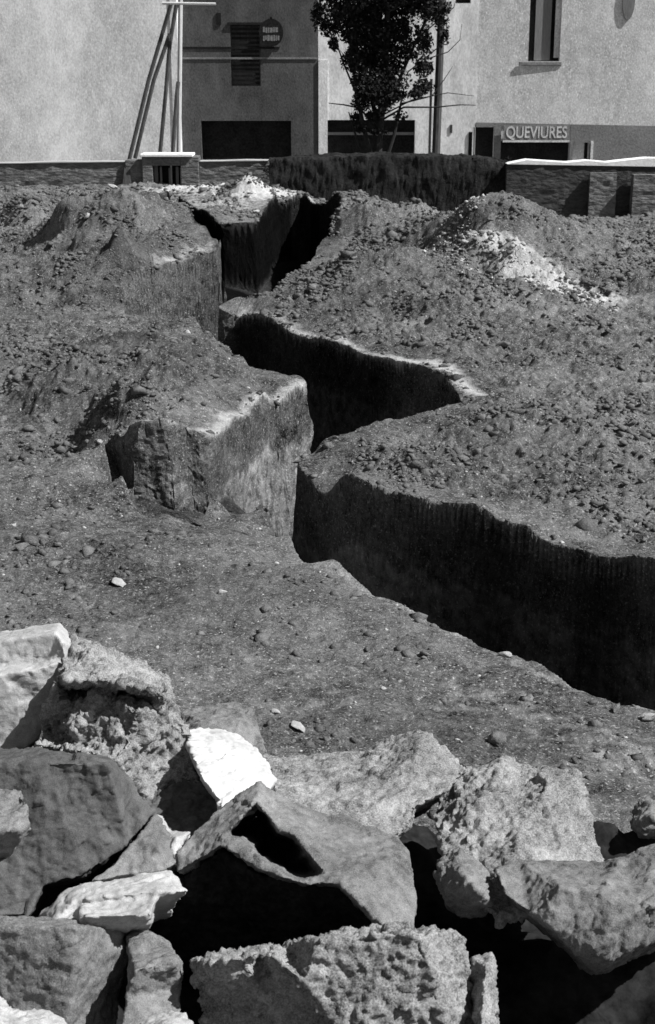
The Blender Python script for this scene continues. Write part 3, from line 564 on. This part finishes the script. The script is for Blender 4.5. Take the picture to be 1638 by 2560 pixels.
# ------------------------------------------------------------------ loose stones one can count
def small_stone_mesh(seed):
    bm = bmesh.new(); bmesh.ops.create_icosphere(bm, subdivisions=3, radius=1)
    co = np.array([v.co[:] for v in bm.verts]); f = np.array([[q.index for q in p.verts] for p in bm.faces]); bm.free()
    # faceted: cut by random planes
    r = np.random.RandomState(seed)
    for _ in range(13):
        n = r.randn(3); n /= np.linalg.norm(n); d = co @ n; lim = 0.38 + .3 * r.rand(); co = co - np.outer(np.clip(d - lim, 0, 1), n)
    co = co * (1 + .06 * fbm(co * 3, seed, 3))[:, None] * np.array([1, .8, .6])
    return np_mesh('loose_stone', co, f)
stones = [(1228,705,.07,.9,'pale flat stone below the pale rubble on the right bank'),(970,1058,.09,.5,'rounded dark stone at the lip of the middle trench'),(895,1490,.07,0,'dark stone on the near lip of the front trench, left part'),
  (1262,1642,.05,0,'pale stone on the near lip of the front trench, right part'),(1622,1800,.07,0,'pale stone at the trench lip by the right edge'),(555,1487,.06,0,'flat pale stone in front of the lit trench wall'),
  (300,1470,.09,0,'wide flat pale stone on the earth at left, above the moulded block'),(75,1110,.10,.1,'dark square stone left of the earth bank'),(640,540,.12,.6,'pale clod on the far bank'),
  (255,1205,.07,.05,'pale flat stone left of the earth bank foot'),(470,822,.08,.45,'pale round stone on the second bank'),(1210,1040,.06,.5,'pale stone on the right bank, middle'),
  (747,1832,.07,0,'stone behind the peaked boulder'),(690,1790,.05,0,'small stone behind the white stone'),(285,500,.14,1.5,'pale stone on top of the left mound, right one'),(218,508,.12,1.5,'pale stone on top of the left mound, left one'),
  (1405,1090,.07,.42,'round pale stone on the right bank near the edge of the photo'),(960,1725,.04,0,'small pale stone on the smooth earth'),(1000,1870,.06,0,'stone touching the peaked boulder'),(60,1400,.09,0,'dark stone at the left edge of the open earth'),
  (1255,880,.12,.42,'round grey stone sitting in the dark hollow on the right bank'),(1080,1190,.05,.38,'pale chip beside the front trench'),(30,1345,.08,0,'pale stone by the left edge'),(1130,1200,.05,.36,'second pale chip beside the front trench'),
  (1240,1860,.08,0,'dark stone on the earth behind the angular boulder'),(580,1800,.05,0,'pebble by the flat slab'),(1540,1775,.06,0,'dark stone at the lip near the right edge'),(430,1860,.05,0,'pebble behind broken block')]
stones = [s for s in stones if 'pebble' not in s[4]]
protos = []
for i, (px, py, r, z, lab) in enumerate(stones):
    if i < 6:
        me = small_stone_mesh(300 + i); o = link_mesh('loose_stone', me, None); protos.append(o)
    else:
        o = protos[i % 6].copy(); C.objects.link(o)
    o.name = 'loose_stone'
    p = at_z(px, py, z); g = gz(p[0], p[1])[0]
    o.location = (p[0], p[1], g + r * .2); o.scale = (r, r * .9, r * .9); o.rotation_euler = (random.uniform(-.3, .3), random.uniform(-.3, .3), random.random() * 6)
    tag(o, lab, 'stone', 'loose stones on the dug earth')
    if i < 6: me.materials.append(None)
    o.material_slots[0].link = 'OBJECT'; o.material_slots[0].material = M['rock_mid'] if 'dark' in lab else M['rubble']

# ================================================================== WALLS, GATE, SHADE BANK
YW = 38.0
def wx_(px, y=YW, py=405): return float(at_y(px, py, y)[0])
def wz_(py, y=YW): return float(at_y(819, py, y)[2])
def rough_wall(name, x0, x1, y0, y1, zt0, zt1, zb, m, label, group=None, coping=True, cop_h=.1, cop_over=.05, seed=0, wave=0):
    t_ = thing(name, label, 'wall', ((x0 + x1) / 2, y0, zb), group)
    n = max(8, int((x1 - x0) / .12)); k_ = 14
    V_ = []; F_ = []
    for side in (0, 1):
        for i in range(n + 1):
            for j in range(k_ + 1):
                s = i / n; q = j / k_; zt = zt0 + (zt1 - zt0) * s
                V_.append([x0 + (x1 - x0) * s, y0 if side == 0 else y1, zb + (zt - zb) * q])
    V_ = np.array(V_); amp = .035 * (fbm(V_ * np.array([3.2, 1, 8]), 210 + seed, 3)); sg = np.where(np.arange(len(V_)) < len(V_) // 2, -1, 1)
    V_[:, 1] += sg * np.abs(amp)
    W_ = (n + 1) * (k_ + 1)
    for i in range(n):
        for j in range(k_):
            a = i * (k_ + 1) + j; F_.append((a, a + k_ + 1, a + k_ + 2, a + 1)); b = a + W_; F_.append((b, b + 1, b + k_ + 2, b + k_ + 1))
        a = i * (k_ + 1) + k_; F_.append((a, a + k_ + 1, a + k_ + 1 + W_, a + W_))
    for i in (0, n):
        for j in range(k_):
            a = i * (k_ + 1) + j; F_.append((a, a + 1, a + 1 + W_, a + W_) if i == 0 else (a, a + W_, a + 1 + W_, a + 1))
    link_mesh('masonry', np_mesh('masonry', V_, F_), m, t_)
    if coping:
        mb = MB(); nn = max(2, int((x1 - x0) / .5)); 
        vs = []
        for i in range(nn + 1):
            s = i / nn; x = x0 + (x1 - x0) * s; z = zt0 + (zt1 - zt0) * s + 0.003
            j = random.uniform(-.012, .012) * (1 + wave * 3); ch = cop_h * (wave and (0.35 + 0.65 * min(1, s * 2.2)) or 1)
            mb.v += [(x, y0 - cop_over, z), (x, y0 - cop_over, z + ch + j), (x, y1 + cop_over, z + ch + j), (x, y1 + cop_over, z)]
            if i:
                a = 4 * (i - 1); b = 4 * i
                for q in range(4): mb.f.append((a + q, b + q, b + (q + 1) % 4, a + (q + 1) % 4))
        mb.f += [(0, 1, 2, 3), tuple(4 * nn + q for q in (3, 2, 1, 0))]
        mb.build('coping', M['coping' if wave else 'sign'], t_, 0.01)
    return t_
# left low wall
zc = wz_(403)
rough_wall('boundary_wall', -12.5, wx_(352), YW, YW + .35, wz_(415), wz_(405), -0.2, M['stone_wall'], 'low rubble stone wall with a thin white coping, left of the gate', 'stone boundary walls', cop_h=.03)
rough_wall('boundary_wall', wx_(499), wx_(672), YW, YW + .35, wz_(405), wz_(403), -0.2, M['stone_wall'], 'short stone wall with thin white coping between the gate and the added dark bank', 'stone boundary walls', cop_h=.03)
# right wall
rough_wall('boundary_wall', wx_(1268, 36.5), 12.5, 36.5, 36.95, wz_(411, 36.5), wz_(424, 36.5), -0.3, M['stone_wall_shade'], 'stone wall with tree shade put into its dark colour and a broad whitewashed coping, right of the added dark bank', 'stone boundary walls', cop_h=.17, cop_over=.04, seed=5, wave=1)
# pale repaired pier against right wall + dark gap
x0, x1 = wx_(1478, 36.3), wx_(1545, 36.3)
rough_wall('wall_pier', x0, x1, 36.32, 36.44, wz_(432, 36.3), wz_(432, 36.3), -.2, M['stone_wall'], 'paler patched pier standing against the dark right wall', None, coping=False, seed=8)
rough_wall('rubble_bank_wall', wx_(1585, 36.2), 12.5, 36.1, 36.4, wz_(436, 36.2), wz_(440, 36.2), -.2, M['stone_wall'], 'pale rough facing on the right end of the dark wall', None, coping=False, seed=9)
# gate block
gx0, gx1 = wx_(357), wx_(498)
gt = thing('gateway', 'stone gateway block with a flat pale cap slab and plank gate in the left wall', 'gateway', ((gx0 + gx1) / 2, YW - .2, 0))
zt = wz_(392, YW - .2); zo = wz_(414, YW - .2)
ox0, ox1 = wx_(383), wx_(453)
MB().box(gx0, ox0, YW - .2, YW + .5, -.3, zt).box(ox1, gx1, YW - .2, YW + .5, -.3, zt).build('pier', M['stone_wall'], gt, .02)
MB().box(ox0 + .002, ox1 - .002, YW - .2, YW + .5, zo, zt - .002).build('lintel', M['stone_wall'], gt)
MB().box(gx0 - .03, gx1 - .15, YW - .26, YW + .56, zt + .002, zt + .07).build('cap_slab', M['coping'], gt, .01)
MB().box(gx0 - .45, gx0 - .002, YW - .1, YW + .4, -.3, wz_(400)).build('pier', M['stone_wall'], gt, .02)
MB().box(ox0, ox1, YW + .3, YW + .34, -.3, zo).build('gate_backing', M['black'], gt)
for i, (pa, pb, mm) in enumerate([(384, 394, 'shutter'), (398, 404, 'shutter'), (420, 426, 'shutter'), (424, 429, 'wood_pale'), (438, 446, 'shutter'), (449, 453, 'wood_pale')]):
    MB().box(wx_(pa), wx_(pb) - .01, YW + .1 + .03 * (i % 2), YW + .125 + .03 * (i % 2), -.3, zo - .02 - .03 * (i % 3)).build('slat', M[mm], gt)
# dark wedge added for the shadow at the pole base
bx0, bx1 = wx_(303), wx_(326)
mb = MB(); yb = YW - .35; zt_ = wz_(417)
mb.v = [(bx0 - .02, yb, .2), (bx1 + .03, yb, .2), (bx1 + .03, YW - .045, .2), (bx0 - .02, YW - .045, .2), (bx0 + .09, yb + .26, zt_), (bx1, yb + .26, zt_), (bx1, YW - .045, zt_), (bx0 + .09, YW - .045, zt_)]
mb.f = [(0, 3, 2, 1), (4, 5, 6, 7), (0, 1, 5, 4), (1, 2, 6, 5), (2, 3, 7, 6), (3, 0, 4, 7)]
tag(mb.build('shadow_wedge', M['wood_dark'], origin=(bx0, yb, .2)), 'dark tapered wedge added for the pole base shadow on the left wall under the leaning poles', 'added_wedge')

# foliage
def leaf_cloud(name, centres, radii, n, size, m, parent=None, seed=0, gap=-.42):
    r = np.random.RandomState(seed); cs = np.array(centres); rd = np.array(radii); vol = rd.prod(axis=1) ** 0.8; i = r.choice(len(cs), n, p=vol / vol.sum())
    u = r.randn(n, 3); u /= np.linalg.norm(u, axis=1)[:, None]; rr = r.rand(n) ** 0.45
    pos = cs[i] + u * rd[i] * rr[:, None]
    keep = fbm(pos * 2.6, 400 + seed, 3) > gap; pos = pos[keep]; n = len(pos)
    a = r.randn(n, 3); a /= np.linalg.norm(a, axis=1)[:, None]; b = np.cross(a, r.randn(n, 3)); b /= np.linalg.norm(b, axis=1)[:, None]
    s = size * (.6 + .8 * r.rand(n))[:, None]
    V_ = np.stack([pos - a * s, pos + b * s * .55, pos + a * s, pos - b * s * .55], 1).reshape(-1, 3)
    F_ = np.arange(4 * n).reshape(-1, 4)
    return link_mesh(name, np_mesh(name, V_, F_), m, parent)
# dark leafy bank added in place of tree shade along the wall
hx0, hx1 = wx_(672, 37), wx_(1275, 37)
hd = thing('shade_bank', 'dark overgrown bank added in place of tree shade along the far side of the plot below the tree', 'shade_bank', ((hx0 + hx1) / 2, 37.2, .3))
cs = []; rd = []
N_ = 30
for i in range(N_):
    s = i / (N_ - 1); x = hx0 + (hx1 - hx0) * s; top = wz_(402 - 14 * math.sin(math.pi * min(1, max(0, s * 1.05))) ** .5, 37) + random.uniform(-.07, .05)
    for zz in np.arange(-.1, top - .15, .28):
        cs.append((x + random.uniform(-.05, .05), 37.25, zz)); rd.append((.26, .42, .24))
    cs.append((x, 37.25, top - .16)); rd.append((.25, .4, .16))
leaf_cloud('shade_bank_leaves', cs, rd, 60000, .02, M['leaf'], hd, 3)
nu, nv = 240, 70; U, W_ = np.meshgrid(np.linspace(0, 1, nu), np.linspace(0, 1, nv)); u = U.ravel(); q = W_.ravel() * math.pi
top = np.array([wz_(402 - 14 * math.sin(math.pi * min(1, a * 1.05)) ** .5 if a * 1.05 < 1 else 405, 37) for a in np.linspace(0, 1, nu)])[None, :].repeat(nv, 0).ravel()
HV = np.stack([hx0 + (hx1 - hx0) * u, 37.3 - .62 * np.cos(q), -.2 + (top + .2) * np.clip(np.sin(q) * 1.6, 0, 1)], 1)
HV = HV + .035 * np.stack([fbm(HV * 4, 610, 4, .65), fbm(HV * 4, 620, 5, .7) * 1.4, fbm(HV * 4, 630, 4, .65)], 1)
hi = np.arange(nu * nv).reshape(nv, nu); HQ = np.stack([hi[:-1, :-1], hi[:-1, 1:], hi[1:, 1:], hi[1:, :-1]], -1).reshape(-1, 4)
link_mesh('bank', np_mesh('bank', HV, HQ), M['shade_dark'], hd)  # dark core of the added bank, stands in for tree shade
# ================================================================== TREE
ty = 39.6
tx = float(at_y(935, 400, ty)[0])
tr = thing('tree', 'dark leafy tree with a dense column of leaves rising behind the added dark bank', 'tree', (tx, ty, -.6))
def tp(px, py, dy=0): return tuple(at_y(px, py, ty + dy))
mb = MB()
mb.tube([(tx, ty, -.65), tp(940, 440), tp(948, 330), tp(958, 240), tp(965, 120), tp(970, 0), tp(965, -90)], [.15, .13, .11, .10, .09, .07, .05], 10)
mb.build('trunk', M['bark'], tr)
br = [([(940,430),(912,330),(893,240),(880,150),(878,90)], .075), ([(945,300),(985,230),(1020,150),(1060,60),(1110,0)], .06), ([(948,330),(900,270),(860,262),(822,258)], .035), ([(955,300),(1010,268),(1090,268),(1150,262),(1190,263)], .03),
      ([(952,290),(1030,250),(1120,232),(1185,240)], .022), ([(1000,260),(1080,240),(1110,200),(1132,166)], .022), ([(1020,180),(1100,115),(1120,98),(1128,95)], .018), ([(1060,150),(1120,130),(1150,100),(1155,60)], .018), ([(1050,90),(1110,40),(1135,18),(1140,0)], .02),
      ([(952,440),(985,340),(1000,270),(1010,220)], .06), ([(930,440),(890,340),(872,280)], .05), ([(945,310),(930,250),(925,160),(930,60)], .07), ([(893,240),(860,160),(835,90),(825,40)], .03),([(880,180),(862,140),(850,125)], .015)]
for pts, r in br:
    m_ = len(pts); dy = random.uniform(-.5, .5)
    MB().tube([tp(px, py, dy * i / m_) for i, (px, py) in enumerate(pts)], [r * (1 - .7 * i / (m_ - 1)) for i in range(m_)], 6).build('branch', M['bark'], tr)
cs = []; rd = []
for px, py, rx, ry in [(850,30,55,40),(920,20,70,50),(1000,20,70,45),(1070,20,50,35),(830,70,30,22),(900,90,60,45),(970,90,65,50),(1030,80,45,35),(890,140,40,40),(960,150,65,45),(1030,130,30,30),(920,200,50,45),(985,190,50,35),(1055,170,28,30),(945,250,55,35),(1060,215,30,22),(900,250,25,30),(1035,235,25,14),(990,240,30,20),(800,40,25,40),(1110,90,16,40),(1100,20,30,30),
                       (860,-60,90,70),(960,-80,110,80),(1060,-60,90,70),(815,55,16,14),(905,170,30,40),(1065,110,22,35),(890,290,18,14),(940,290,30,18),(900,320,22,16),(950,330,26,14),(1000,290,22,14),(835,110,14,20),(1100,50,20,30)]:
    p = tp(px, py); s = ty / FPX
    for q in range(3):
        cs.append((p[0] + random.uniform(-.2, .2) * rx * s, ty + random.uniform(-.6, .6), p[2] + random.uniform(-.2, .2) * ry * s)); rd.append((rx * s * .85, max(.25, rx * s), ry * s * .85))
leaf_cloud('crown', cs, rd, 60000, .05, M['leaf'], tr, 5, gap=-.18)

# ================================================================== poles
p0 = at_y(1087, 395, 40.5); pl = thing('utility_pole', 'dark straight wooden pole standing right of the tree', 'pole', (float(p0[0]), 40.5, -.6))
MB().tube([(float(p0[0]), 40.5, -.6), (float(p0[0]) + .06, 40.5, 3), (float(p0[0]) + .12, 40.5, 6.6)], [.12, .11, .09], 10).build('post', M['wood_dark'], pl)
MB().tube([(float(p0[0]) - .16, 40.5, -.55), (float(p0[0]) - .14, 40.5, 3.4)], .035, 6).build('pipe', M['shutter'], pl)
# leaning pole trestle
ty2 = 39.0
tt = thing('pole_trestle', 'four long leaning poles meeting under a white crossbar by the left building', 'trestle', tuple(at_y(380, 430, ty2)))
for pts in [[(322,405),(372,200),(428,10)], [(338,396),(385,200),(425,85)], [(400,388),(414,240),(425,110),(442,8)], [(432,388),(442,240),(446,205)]]:
    MB().tube([tuple(at_y(px, py, ty2 + .1 * i)) for i, (px, py) in enumerate(pts)], .055, 7).build('pole', M['wood_dark'], tt)
MB().tube([tuple(at_y(447, 400, 39.3)), tuple(at_y(452, -60, 39.3))], .06, 8).build('mast', M['wood_pale'], tt)
MB().tube([tuple(at_y(405, 8, 38.9)), tuple(at_y(540, 10, 38.9))], .035, 6).build('crossbar', M['wood_pale'], tt)

# ================================================================== BUILDINGS
YB = 46.0
def bx(px, py=200, y=YB): return float(at_y(px, py, y)[0])
def bz(py, y=YB): return float(at_y(819, py, y)[2])
ZB, ZT = -.8, 10.5
def facade(name, label, x0, x1, y0, dep, m, holes, zt=ZT, tilt=0):
    """one wall slab with real openings: grid of boxes round the holes (front y0)"""
    root = thing(name, label, 'building', ((x0 + x1) / 2, y0, ZB))
    xs = sorted({x0, x1} | {h[0] for h in holes} | {h[1] for h in holes}); zs = sorted({ZB, zt} | {h[2] for h in holes} | {h[3] for h in holes})
    # build as one sheet with openings + reveals
    V_ = []; F_ = []; vi = {}
    def vtx(x, y, z):
        k_ = (round(x, 4), round(y, 4), round(z, 4))
        if k_ not in vi: vi[k_] = len(V_); V_.append((x, y + (x - x0) * tilt, z))
        return vi[k_]
    def inhole(x, z): return any(h[0] < x < h[1] and h[2] < z < h[3] for h in holes)
    for i in range(len(xs) - 1):
        for j in range(len(zs) - 1):
            if not inhole((xs[i] + xs[i + 1]) / 2, (zs[j] + zs[j + 1]) / 2):
                F_.append((vtx(xs[i], y0, zs[j]), vtx(xs[i + 1], y0, zs[j]), vtx(xs[i + 1], y0, zs[j + 1]), vtx(xs[i], y0, zs[j + 1])))
    for h in holes:
        a, b, c, d = h[:4]; e = y0 + .32
        for q in (((a, c), (b, c)), ((b, c), (b, d)), ((b, d), (a, d)), ((a, d), (a, c))):
            (xa, za), (xb, zb2) = q; F_.append((vtx(xa, y0, za), vtx(xa, e, za), vtx(xb, e, zb2), vtx(xb, y0, zb2)))
    # sides, back, top
    y1 = y0 + dep
    for q in ([(x0, y0), (x0, y1)], [(x0, y1), (x1, y1)], [(x1, y1), (x1, y0)]):
        (xa, ya), (xb, yb_) = q; F_.append((vtx(xa, ya, ZB), vtx(xa, ya, zt), vtx(xb, yb_, zt), vtx(xb, yb_, ZB)))
    link_mesh('wall', np_mesh('wall', V_, F_), m, root)
    MB().box(x0 - .0, x1 + .0, y0 - .25, y1, zt + .002, zt + .3).build('roof', M['dado'], root)
    return root
# left pale building
xa, xb = bx(-420), bx(451)
b1 = facade('pale_building', 'plain pale plastered building filling the left background', xa, xb, YB - .5, 7, M['plaster'], [(bx(-330), bx(-250), bz(120), bz(-60))])
MB().box(bx(-330), bx(-250), YB - .25, YB - .2, bz(120), bz(-60)).build('window', M['glass'], b1)
MB().box(bx(430, 200, YB - .5), xb - .003, YB - .53, YB - .503, ZB, ZT - .05).build('corner_quoin', M['plaster_white'], b1)
# middle dark building
xc = bx(795)
hw = (bx(578), bx(652), bz(215), bz(58)); hs = (bx(500), bx(727), ZB + .02, bz(302))
b2 = facade('dark_building', 'dark grey house in the middle with a wide black shop opening', xb + .01, xc, YB, 7, M['plaster_dark'], [hw, hs])
w_ = MB().box(hw[0], hw[1], YB + .08, YB + .11, hw[2], hw[3]).build('window_shutter', M['wood_dark'], b2)
for q in range(14): MB().box(hw[0] + .04, hw[1] - .04, YB + .05, YB + .078, hw[2] + .06 + q * (hw[3] - hw[2]) / 14, hw[2] + .06 + (q + .55) * (hw[3] - hw[2]) / 14).build('shutter_slat', M['black'], b2)
MB().box(hs[0], hs[1], YB + .29, YB + .31, hs[2], hs[3]).build('shop_opening', M['black'], b2)
MB().box(bx(452) + .02, bx(700), YB - .025, YB - .005, bz(122), bz(117)).build('ledge_rail', M['black'], b2)
MB().box(bx(572), bx(690), YB - .06, YB - .005, bz(62), bz(56)).build('window_lintel', M['black'], b2)
MB().box(bx(452) + .004, bx(795) - .01, YB - .03, YB - .004, bz(148), bz(143)).build('string_course', M['dado'], b2)
MB().box(bx(545), bx(556), YB - .04, YB - .005, bz(62), bz(32)).build('lamp_bracket', M['black'], b2)
# round hanging sign with two pale bands
cx, cz, r_ = bx(680), bz(82), .37
sg = thing('round_sign', 'round dark hanging sign with two pale bands of worn marks on the dark house', 'sign', (cx, YB - .12, cz))
mb = MB(); nseg = 28
for yy_ in (YB - .14, YB - .10):
    for i in range(nseg): an = 2 * math.pi * i / nseg; mb.v.append((cx + r_ * math.cos(an), yy_, cz + r_ * 1.1 * math.sin(an)))
mb.f = [tuple(range(nseg)), tuple(range(2 * nseg - 1, nseg - 1, -1))] + [(i, nseg + i, nseg + (i + 1) % nseg, (i + 1) % nseg) for i in range(nseg)]
mb.build('disc', M['black'], sg)
for zc_ in (bz(75), bz(95)):
    mb = MB(); x_ = cx - .25
    while x_ < cx + .22:
        wd = random.uniform(.04, .08); mb.box(x_, x_ + wd, YB - .146, YB - .141, zc_ - random.uniform(.06, .09), zc_ + random.uniform(.06, .09)); x_ += wd + .018
    mb.build('marking', M['dado'], sg)
MB().box(cx - .02, cx + .02, YB - .13, YB - .005, cz + r_ * 1.1, cz + r_ * 1.1 + .05).box(cx - .02, cx + .02, YB - .13, YB - .11, cz + r_ * 1.05, cz + r_ * 1.25).build('bracket', M['black'], sg)
# white narrow building
xd = bx(1192)
h3 = (bx(813), bx(1040), ZB + .02, bz(300)); h4 = (bx(1135), bx(1172), bz(8), bz(-120))
b3 = facade('white_building', 'narrow whitewashed house behind the tree with a black shop opening', xc + .01, xd, YB, 7, M['plaster_white'], [h3, h4])
MB().box(h3[0], h3[1], YB + .28, YB + .31, h3[2], h3[3]).build('shop_opening', M['black'], b3)
MB().box(h3[0], h3[1], YB + .15, YB + .2, bz(338), bz(331)).build('transom', M['shutter'], b3)
MB().box(h4[0], h4[1], YB + .25, YB + .28, h4[2], h4[3]).build('window', M['black'], b3)
MB().box(xc + .02, xc + .30, YB - .05, YB - .003, ZB, bz(150)).build('corner_quoin', M['plaster'], b3)
MB().box(bx(1128), bx(1134), YB - .03, YB - .003, bz(332), bz(312)).build('wall_plate', M['wood_dark'], b3)
# right building
xe = bx(2050)
h5 = (bx(1318), bx(1396), bz(153), bz(-90)); h6 = (bx(1192), bx(1240), ZB + .02, bz(318)); h7 = (bx(1258), bx(1432), ZB + .02, bz(352)); h8 = (bx(1440), bx(1480), ZB + .02, bz(356))
b4 = facade('grey_building', 'pale grey building on the right with a tall window and a dark shop base', xd + .01, xe, YB + .02, 7, M['plaster_right'], [h5, h6, h7, h8], tilt=-.03)
def yb4(x): return YB + .02 - .03 * (x - xd)
yv = yb4(h5[0])
wn_ = MB().box(h5[0], h5[1], yv + .22, yv + .26, h5[2], h5[3]).build('window', M['black'], b4)
MB().box(h5[0] + .20, h5[1] - .28, yv + .14, yv + .19, h5[2] + .02, h5[3]).build('window_shutter', M['shutter'], b4)
MB().box(h5[1] - .17, h5[1] - .002, yv + .05, yv + .10, h5[2] + .1, h5[3]).build('window_shutter', M['plaster_right'], b4)
MB().box(bx(1295), bx(1402), yv - .07, yv - .02, bz(164), bz(154)).build('sill', M['dado'], b4, .02)
# dado band with openings kept clear
mb = MB()
for (a, b, c, d) in [(bx(1240) + .002, bx(1258) - .002, ZB, bz(306)), (bx(1258), bx(1432), bz(316) , bz(306)), (bx(1432) + .002, bx(1440) - .002, ZB, bz(306)), (bx(1440), bx(1480), bz(353), bz(306)), (bx(1480) + .002, xe - .05, ZB, bz(306)), (bx(1192) + .02, bx(1240), bz(315), bz(306))]:
    y_ = yb4(a); y2 = yb4(b)
    n = len(mb.v); mb.v += [(a, y_ - .03, c), (b, y2 - .03, c), (b, y2 - .004, c), (a, y_ - .004, c), (a, y_ - .03, d - .03 * (a - xd) * .6), (b, y2 - .03, d - .03 * (b - xd) * .6), (b, y2 - .004, d - .03 * (b - xd) * .6), (a, y_ - .004, d - .03 * (a - xd) * .6)]
    mb.f += [tuple(n + i for i in q) for q in ((0, 3, 2, 1), (4, 5, 6, 7), (0, 1, 5, 4), (1, 2, 6, 5), (2, 3, 7, 6), (3, 0, 4, 7))]
mb.build('dado_band', M['dado'], b4)
for h in (h6, h7):
    MB().box(h[0], h[1], yb4(h[0]) + .2, yb4(h[0]) + .24, h[2], h[3]).build('shop_opening', M['black'], b4)
MB().box(h8[0] , h8[1] - .12, yb4(h8[0]) + .12, yb4(h8[0]) + .16, h8[2], h8[3]).build('door', M['plaster_right'], b4)
MB().box(h8[1] - .12, h8[1], yb4(h8[0]) + .2, yb4(h8[0]) + .24, h8[2], h8[3]).build('door_gap', M['black'], b4)
MB().box(bx(1484), bx(1490), yb4(h8[1]) - .09, yb4(h8[1]) - .05, ZB, bz(352)).build('door_post', M['plaster_right'], b4)
MB().box(bx(1176), bx(1185), YB - .03, YB - .004, ZB, bz(330)).build('drain_cover', M['black'], b3)
MB().tube([(bx(1190), YB - .06, ZB), (bx(1190), YB - .06, bz(318))], .03, 6).build('drain_pipe', M['shutter'], b3)
# oval plaque, upper right
ox, oz = bx(1558), bz(0)
pq = MB(); ns = 20
for yy_ in (-.06, -.01):
    for i in range(ns): an = 2 * math.pi * i / ns; pq.v.append((ox + .19 * math.cos(an), yb4(ox) + yy_, oz + .58 * math.sin(an)))
pq.f = [tuple(range(ns)), tuple(range(2 * ns - 1, ns - 1, -1))] + [(i, ns + i, ns + (i + 1) % ns, (i + 1) % ns) for i in range(ns)]
tag(pq.build('oval_plaque', M['shutter'], origin=(ox, yb4(ox), oz)), 'tall dark oval plaque on the pale building wall at upper right', 'plaque')
# shop sign board with lettering
sx0, sx1 = bx(1263), bx(1428); sy = yb4((sx0 + sx1) / 2) - .12; z0_, z1_ = bz(350), bz(313)
sn = thing('shop_sign', 'worn dark sign board with large pale lettering over the shop on the right', 'sign', ((sx0 + sx1) / 2, sy, z0_))
MB().box(sx0, sx1, sy, sy + .05, z0_, z1_).build('board', M['dado'], sn)
MB().box(sx0 - .02, sx1 + .02, sy - .01, sy + .06, z0_ - .06, z0_ - .002).build('frame', M['plaster_right'], sn)
tcu = bpy.data.curves.new('lettering', 'FONT'); tcu.body = 'QUEVIURES'; tcu.size = .52; tcu.extrude = .006; tcu.align_x = 'CENTER'; tcu.align_y = 'CENTER'; tcu.offset = .006
to = bpy.data.objects.new('lettering', tcu); C.objects.link(to)
dg = bpy.context.evaluated_depsgraph_get(); tm = bpy.data.meshes.new_from_object(to.evaluated_get(dg)); bpy.data.objects.remove(to)
wdt = max(v.co.x for v in tm.vertices) - min(v.co.x for v in tm.vertices); fx_ = (sx1 - sx0) * .93 / wdt
lt = bpy.data.objects.new('lettering', tm); C.objects.link(lt); tm.materials.append(M['plaster_right']); lt.parent = sn
lt.rotation_euler = (math.radians(90), 0, 0); lt.scale = (fx_, .95, 1); lt.location = (0, -.008, (z1_ - z0_) / 2)
# overhead wires between the white house and the tree are drawn as branches; one thin street strip
st_ = MB(); st_.v = [(-30, 40.6, -.596), (30, 40.6, -.596), (30, 46.5, -.596), (-30, 46.5, -.596)]; st_.f = [(0, 1, 2, 3)]
tag(st_.build('street', M['street']), kind='structure')
